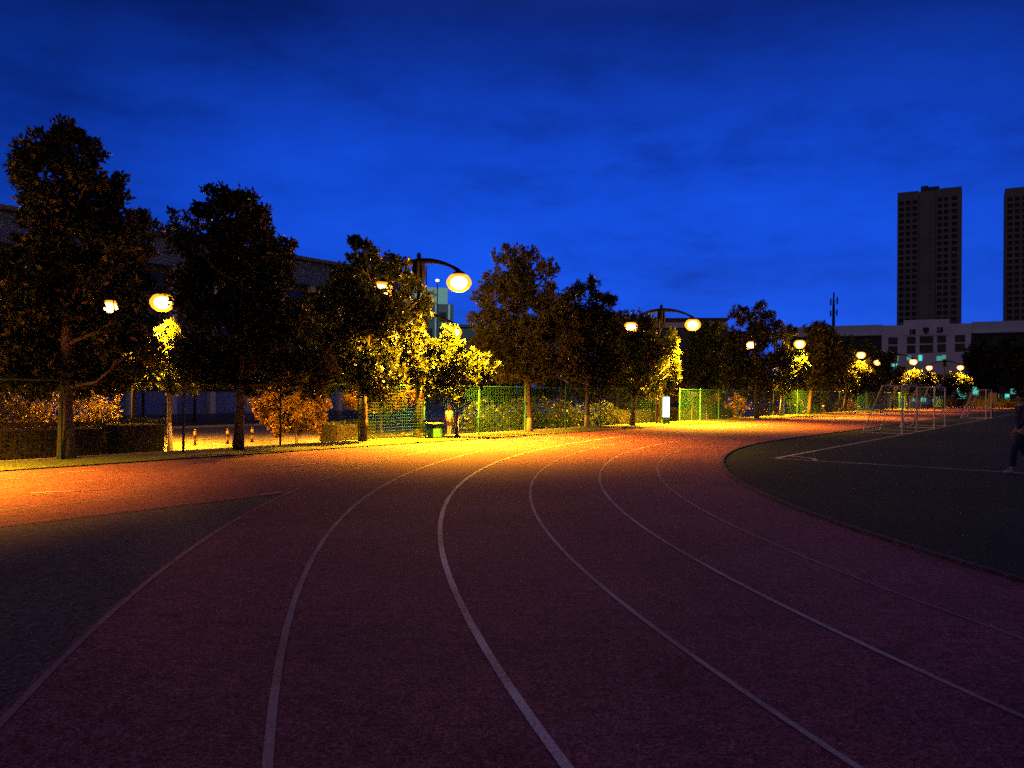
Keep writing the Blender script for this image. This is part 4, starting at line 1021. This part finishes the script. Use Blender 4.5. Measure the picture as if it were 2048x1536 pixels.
# three dark characters (strokes)
def chars():
    fr_ = lambda px, py: (rt_(px), rz_(px, py))
    cells = ((1826, 665), (1852.5, 662.5), (1880, 661))
    strokes = [
        [(-.5, .1, -.2, .5), (-.35, .3, -.35, -.5), (-.1, .3, .5, .3), (.2, .5, .2, -.5), (.15, .2, -.15, -.3), (.25, .2, .5, -.3), (.0, -.3, .4, -.3)],
        [(-.4, .5, .4, .5), (-.4, .5, -.4, -.1), (.4, .5, .4, -.1), (-.3, .2, .3, .2), (-.3, -.1, .3, -.1), (0, .5, 0, -.5), (-.35, -.45, .35, -.45)],
        [(-.45, .4, .0, .4), (-.25, .5, -.25, -.4), (-.5, -.4, .0, -.35), (.1, .4, .5, .4), (.45, .4, .1, 0), (.1, 0, .5, 0), (.45, 0, .3, -.5), (.25, 0, .05, -.4)]]
    for (px, py), st_ in zip(cells, strokes):
        cx, cz = fr_(px, py); hx, hz = 1.25, 1.25
        b = MB()
        for i, (xa, za, xb, zb_) in enumerate(st_):
            b.tube([(cx + xa * 2 * hx * .55, -2.30 - i * 0.006, cz + za * 2 * hz * .55), (cx + xb * 2 * hx * .55, -2.30 - i * 0.006, cz + zb_ * 2 * hz * .55)], 0.17, 4)
        b.build('character', M['black_metal'], rbo)
chars()
# ground floor windows glowing cyan between the trees
for px0, px1, a_, b_2, mm in ((1911, 1920, 779, 803, 'cyan'), (1921.5, 1932, 778, 803, 'cyan'), (1946, 1958, 772, 790, 'cyan'), (1961, 1969, 772, 783, 'cyan'), (1972, 1984, 773, 781, 'cyan'), (2011, 2020, 788, 803, 'cyan'), (2022, 2036, 776, 788, 'cyan_dim'), (2038, 2060, 774, 788, 'cyan_dim'), (1826, 1838, 795, 802, 'cyan'), (1843, 1853, 795, 803, 'cyan'), (1998, 2004, 788, 800, 'cyan_dim'), (1866, 1870, 796, 803, 'cyan'), (1880, 1884, 788, 796, 'cyan')):
    yo = -2.08 if c0 < rt_((px0 + px1) / 2) < c1 else 1.9
    lbox('lit_window', M[mm], px0, a_, px1, b_2, yo, yo + 0.12)
# antenna mast on its roof
xm = rt_(1660); mp_ = RB + UX * xm + Vector((0.498, 0.867, 0)) * 6
am = empty('antenna_mast', (mp_.x, mp_.y, GL + TOP), AU, 'slim dark antenna mast on the roof left of the high towers', 'mast')
MB().tube([(0, 0, 0), (0, 0, 5.4), (0, 0, 9.8)], [0.42, 0.36, 0.14], 8).build('pole', M['black_metal'], am)
for x, z, h_ in ((-0.75, 7.2, 1.8), (0.95, 7.5, 2.0), (-0.75, 4.0, 1.6), (0.85, 4.2, 1.6), (0.05, 9.2, 1.2)):
    MB().box((x, 0, z), (0.34, 0.3, h_)).box((x / 2, 0, z), (abs(x), 0.12, 0.12)).build('antenna_panel', M['black_metal'], am)
# tower blocks
def tower(label, px_l, Yl, w_, HTt, sections, pent, group):
    o = at(px_l, 700, Yl); o.z = GL
    r_ = empty('tower_block', o, AU, label, 'tower', group)
    MB().box((w_ / 2, 8.8, HTt / 2), (w_, 16, HTt)).build('wall', M['tower_wall'], r_)
    wins = []
    for x0, x1, cols, hh_, yo in sections:
        # one connected facade sheet with deep window openings in front of the glazing
        xs_ = [x0] + [e for c_, hw in cols for e in (c_ - hw, c_ + hw)] + [x1]
        zs_ = [hh_]; z = hh_ - 5.6; rows = 0
        while z > 2 and rows < 33:
            zs_ += [z + 0.95, z - 0.95]
            for c_, hw in cols: wins.append((c_, yo + 0.72, z, hw))
            z -= 3.13; rows += 1
        zs_.append(0.0); b = MB(); ids = {}
        def vid(i, j, d):
            if (i, j, d) not in ids: ids[(i, j, d)] = len(b.v); b.v.append((xs_[i], yo + (0.0, 0.72)[d], zs_[j]))
            return ids[(i, j, d)]
        for i in range(len(xs_) - 1):
            for j in range(len(zs_) - 1):
                hole = (i % 2 == 1) and (j % 2 == 1)
                c4 = [(i, j), (i, j + 1), (i + 1, j + 1), (i + 1, j)]
                if not hole: b.f.append(tuple(vid(p_, q_, 0) for p_, q_ in c4))
                else:
                    for k_ in range(4):
                        p_, q_ = c4[k_], c4[(k_ + 1) % 4]
                        b.f.append((vid(*p_, 0), vid(*p_, 1), vid(*q_, 1), vid(*q_, 0)))
        for i in (0, len(xs_) - 1):
            for j in range(len(zs_) - 1): b.f.append((vid(i, j, 0), vid(i, j, 1), vid(i, j + 1, 1), vid(i, j + 1, 0)))
        for i in range(len(xs_) - 1): b.f.append((vid(i, 0, 0), vid(i + 1, 0, 0), vid(i + 1, 0, 1), vid(i, 0, 1)))
        b.build('facade', M['tower_wall'], r_)
    wins.sort(key=lambda q: -q[2])
    me_ = {}
    rest = MB()
    for i, (x, y, z, hw) in enumerate(wins):
        if i < 100:
            if hw not in me_:
                m_ = MB().box((0, 0, 0), (hw * 2 - 0.01, 0.06, 1.9)).mesh('window'); m_.materials.append(M['black_pane']); me_[hw] = m_
            q = link('window', me_[hw], None, r_); q.location = (x, y, z)
        else: rest.box((x, y, z), (hw * 2 - 0.01, 0.06, 1.9))
    if rest.v: q = rest.build('window', M['black_pane'], r_); q['kind'] = 'stuff'
    for (x, y, z, sx, sy, sz) in pent: MB().box((x, y, z), (sx, sy, sz)).build('roof_house', M['wall_dark'], r_)
    return r_
W1 = 28.5
s_ = W1 / 129.0
cx_ = lambda px: (px - 1793) * s_ * 0.985
H1 = 104.8
tower('dark high tower block with window rows left of the one cut by the photo edge', 1793, 405, W1, H1 - 0.6,
      [(0, cx_(1837), [(cx_(1801.7), 1.1), (cx_(1815.6), 1.0), (cx_(1829.4), 1.0)], H1, 0.0),
       (cx_(1837) + .3, cx_(1873) - .3, [(cx_(1862), 0.8)], H1 - 0.9, 0.5),
       (cx_(1873), W1, [(cx_(1880), 1.0), (cx_(1893), 1.0), (cx_(1909.6), 1.2)], H1, 0.0)],
      [(cx_(1859), 8, H1 + 0.6, 8.2, 6, 3.8), (cx_(1848), 8, H1 + 2.8, 3.2, 4, 1.4)], 'high tower blocks')
tower('dark high tower block cut off by the right edge of the photo', 2008, 400, 28, H1 + 0.8,
      [(0, 9.6, [(2.2, 1.1), (5.3, 1.0), (8.4, 1.0)], H1 + 1.4, 0.0), (9.9, 17.5, [(15.0, 0.8)], H1 + 0.5, 0.5), (17.8, 28, [(19.4, 1.0), (22.4, 1.0), (25.7, 1.2)], H1 + 1.4, 0.0)],
      [(13, 8, H1 + 2.2, 8.2, 6, 3.8)], 'high tower blocks')
# floodlight masts far behind the nearest lamp
def flood(px, py, Y, label):
    p = at(px, py, Y); r_ = empty('floodlight_mast', (p.x, p.y, GL), 0, label, 'floodlight', 'far white floodlights')
    h_ = p.z - GL
    MB().tube([(0, 0, 0), (0, 0, h_ + .2)], [0.16, 0.08], 8).build('pole', M['wall_grey'], r_)
    MB().tube([(0, 0, h_ + .1), (0.7, 0, h_ + .18)], 0.05, 6).build('arm', M['wall_grey'], r_)
    MB().box((0, -0.15, h_), (0.46, 0.3, 0.3)).build('lamp_head', M['white_light'], r_)
flood(853, 524, 118, 'white floodlight just under the arm of the nearest street lamp')
flood(826, 545, 122, 'white floodlight left of the nearest street lamp collar')
flood(875, 561, 126, 'white floodlight on a thin mast left of the glowing nearest lamp head')

# the floodlight on the thin mast washes the upper storey behind it
fl = bpy.data.lights.new('floodlight_beam', 'SPOT'); fl.energy = 7000.0; fl.color = (0.45, 0.90, 0.85); fl.spot_size = R(70); fl.spot_blend = 0.8; fl.shadow_soft_size = 0.3
fo = bpy.data.objects.new('floodlight_beam', fl); COL.objects.link(fo); fo.location = at(875, 566, 126.6)
fo.rotation_euler = (at(882, 592, 150) - fo.location).to_track_quat('-Z', 'Y').to_euler()
# ------------------------------------------------------------------ render settings
S.view_settings.view_transform = 'Standard'; S.view_settings.look = 'None'; S.view_settings.exposure = 0.0; S.view_settings.gamma = 1.0
S.render.engine = 'CYCLES'
S.cycles.use_denoising = False
S.cycles.max_bounces = 5; S.cycles.diffuse_bounces = 3; S.cycles.glossy_bounces = 2
S.cycles.sample_clamp_indirect = 1.2
S.cycles.use_light_tree = True
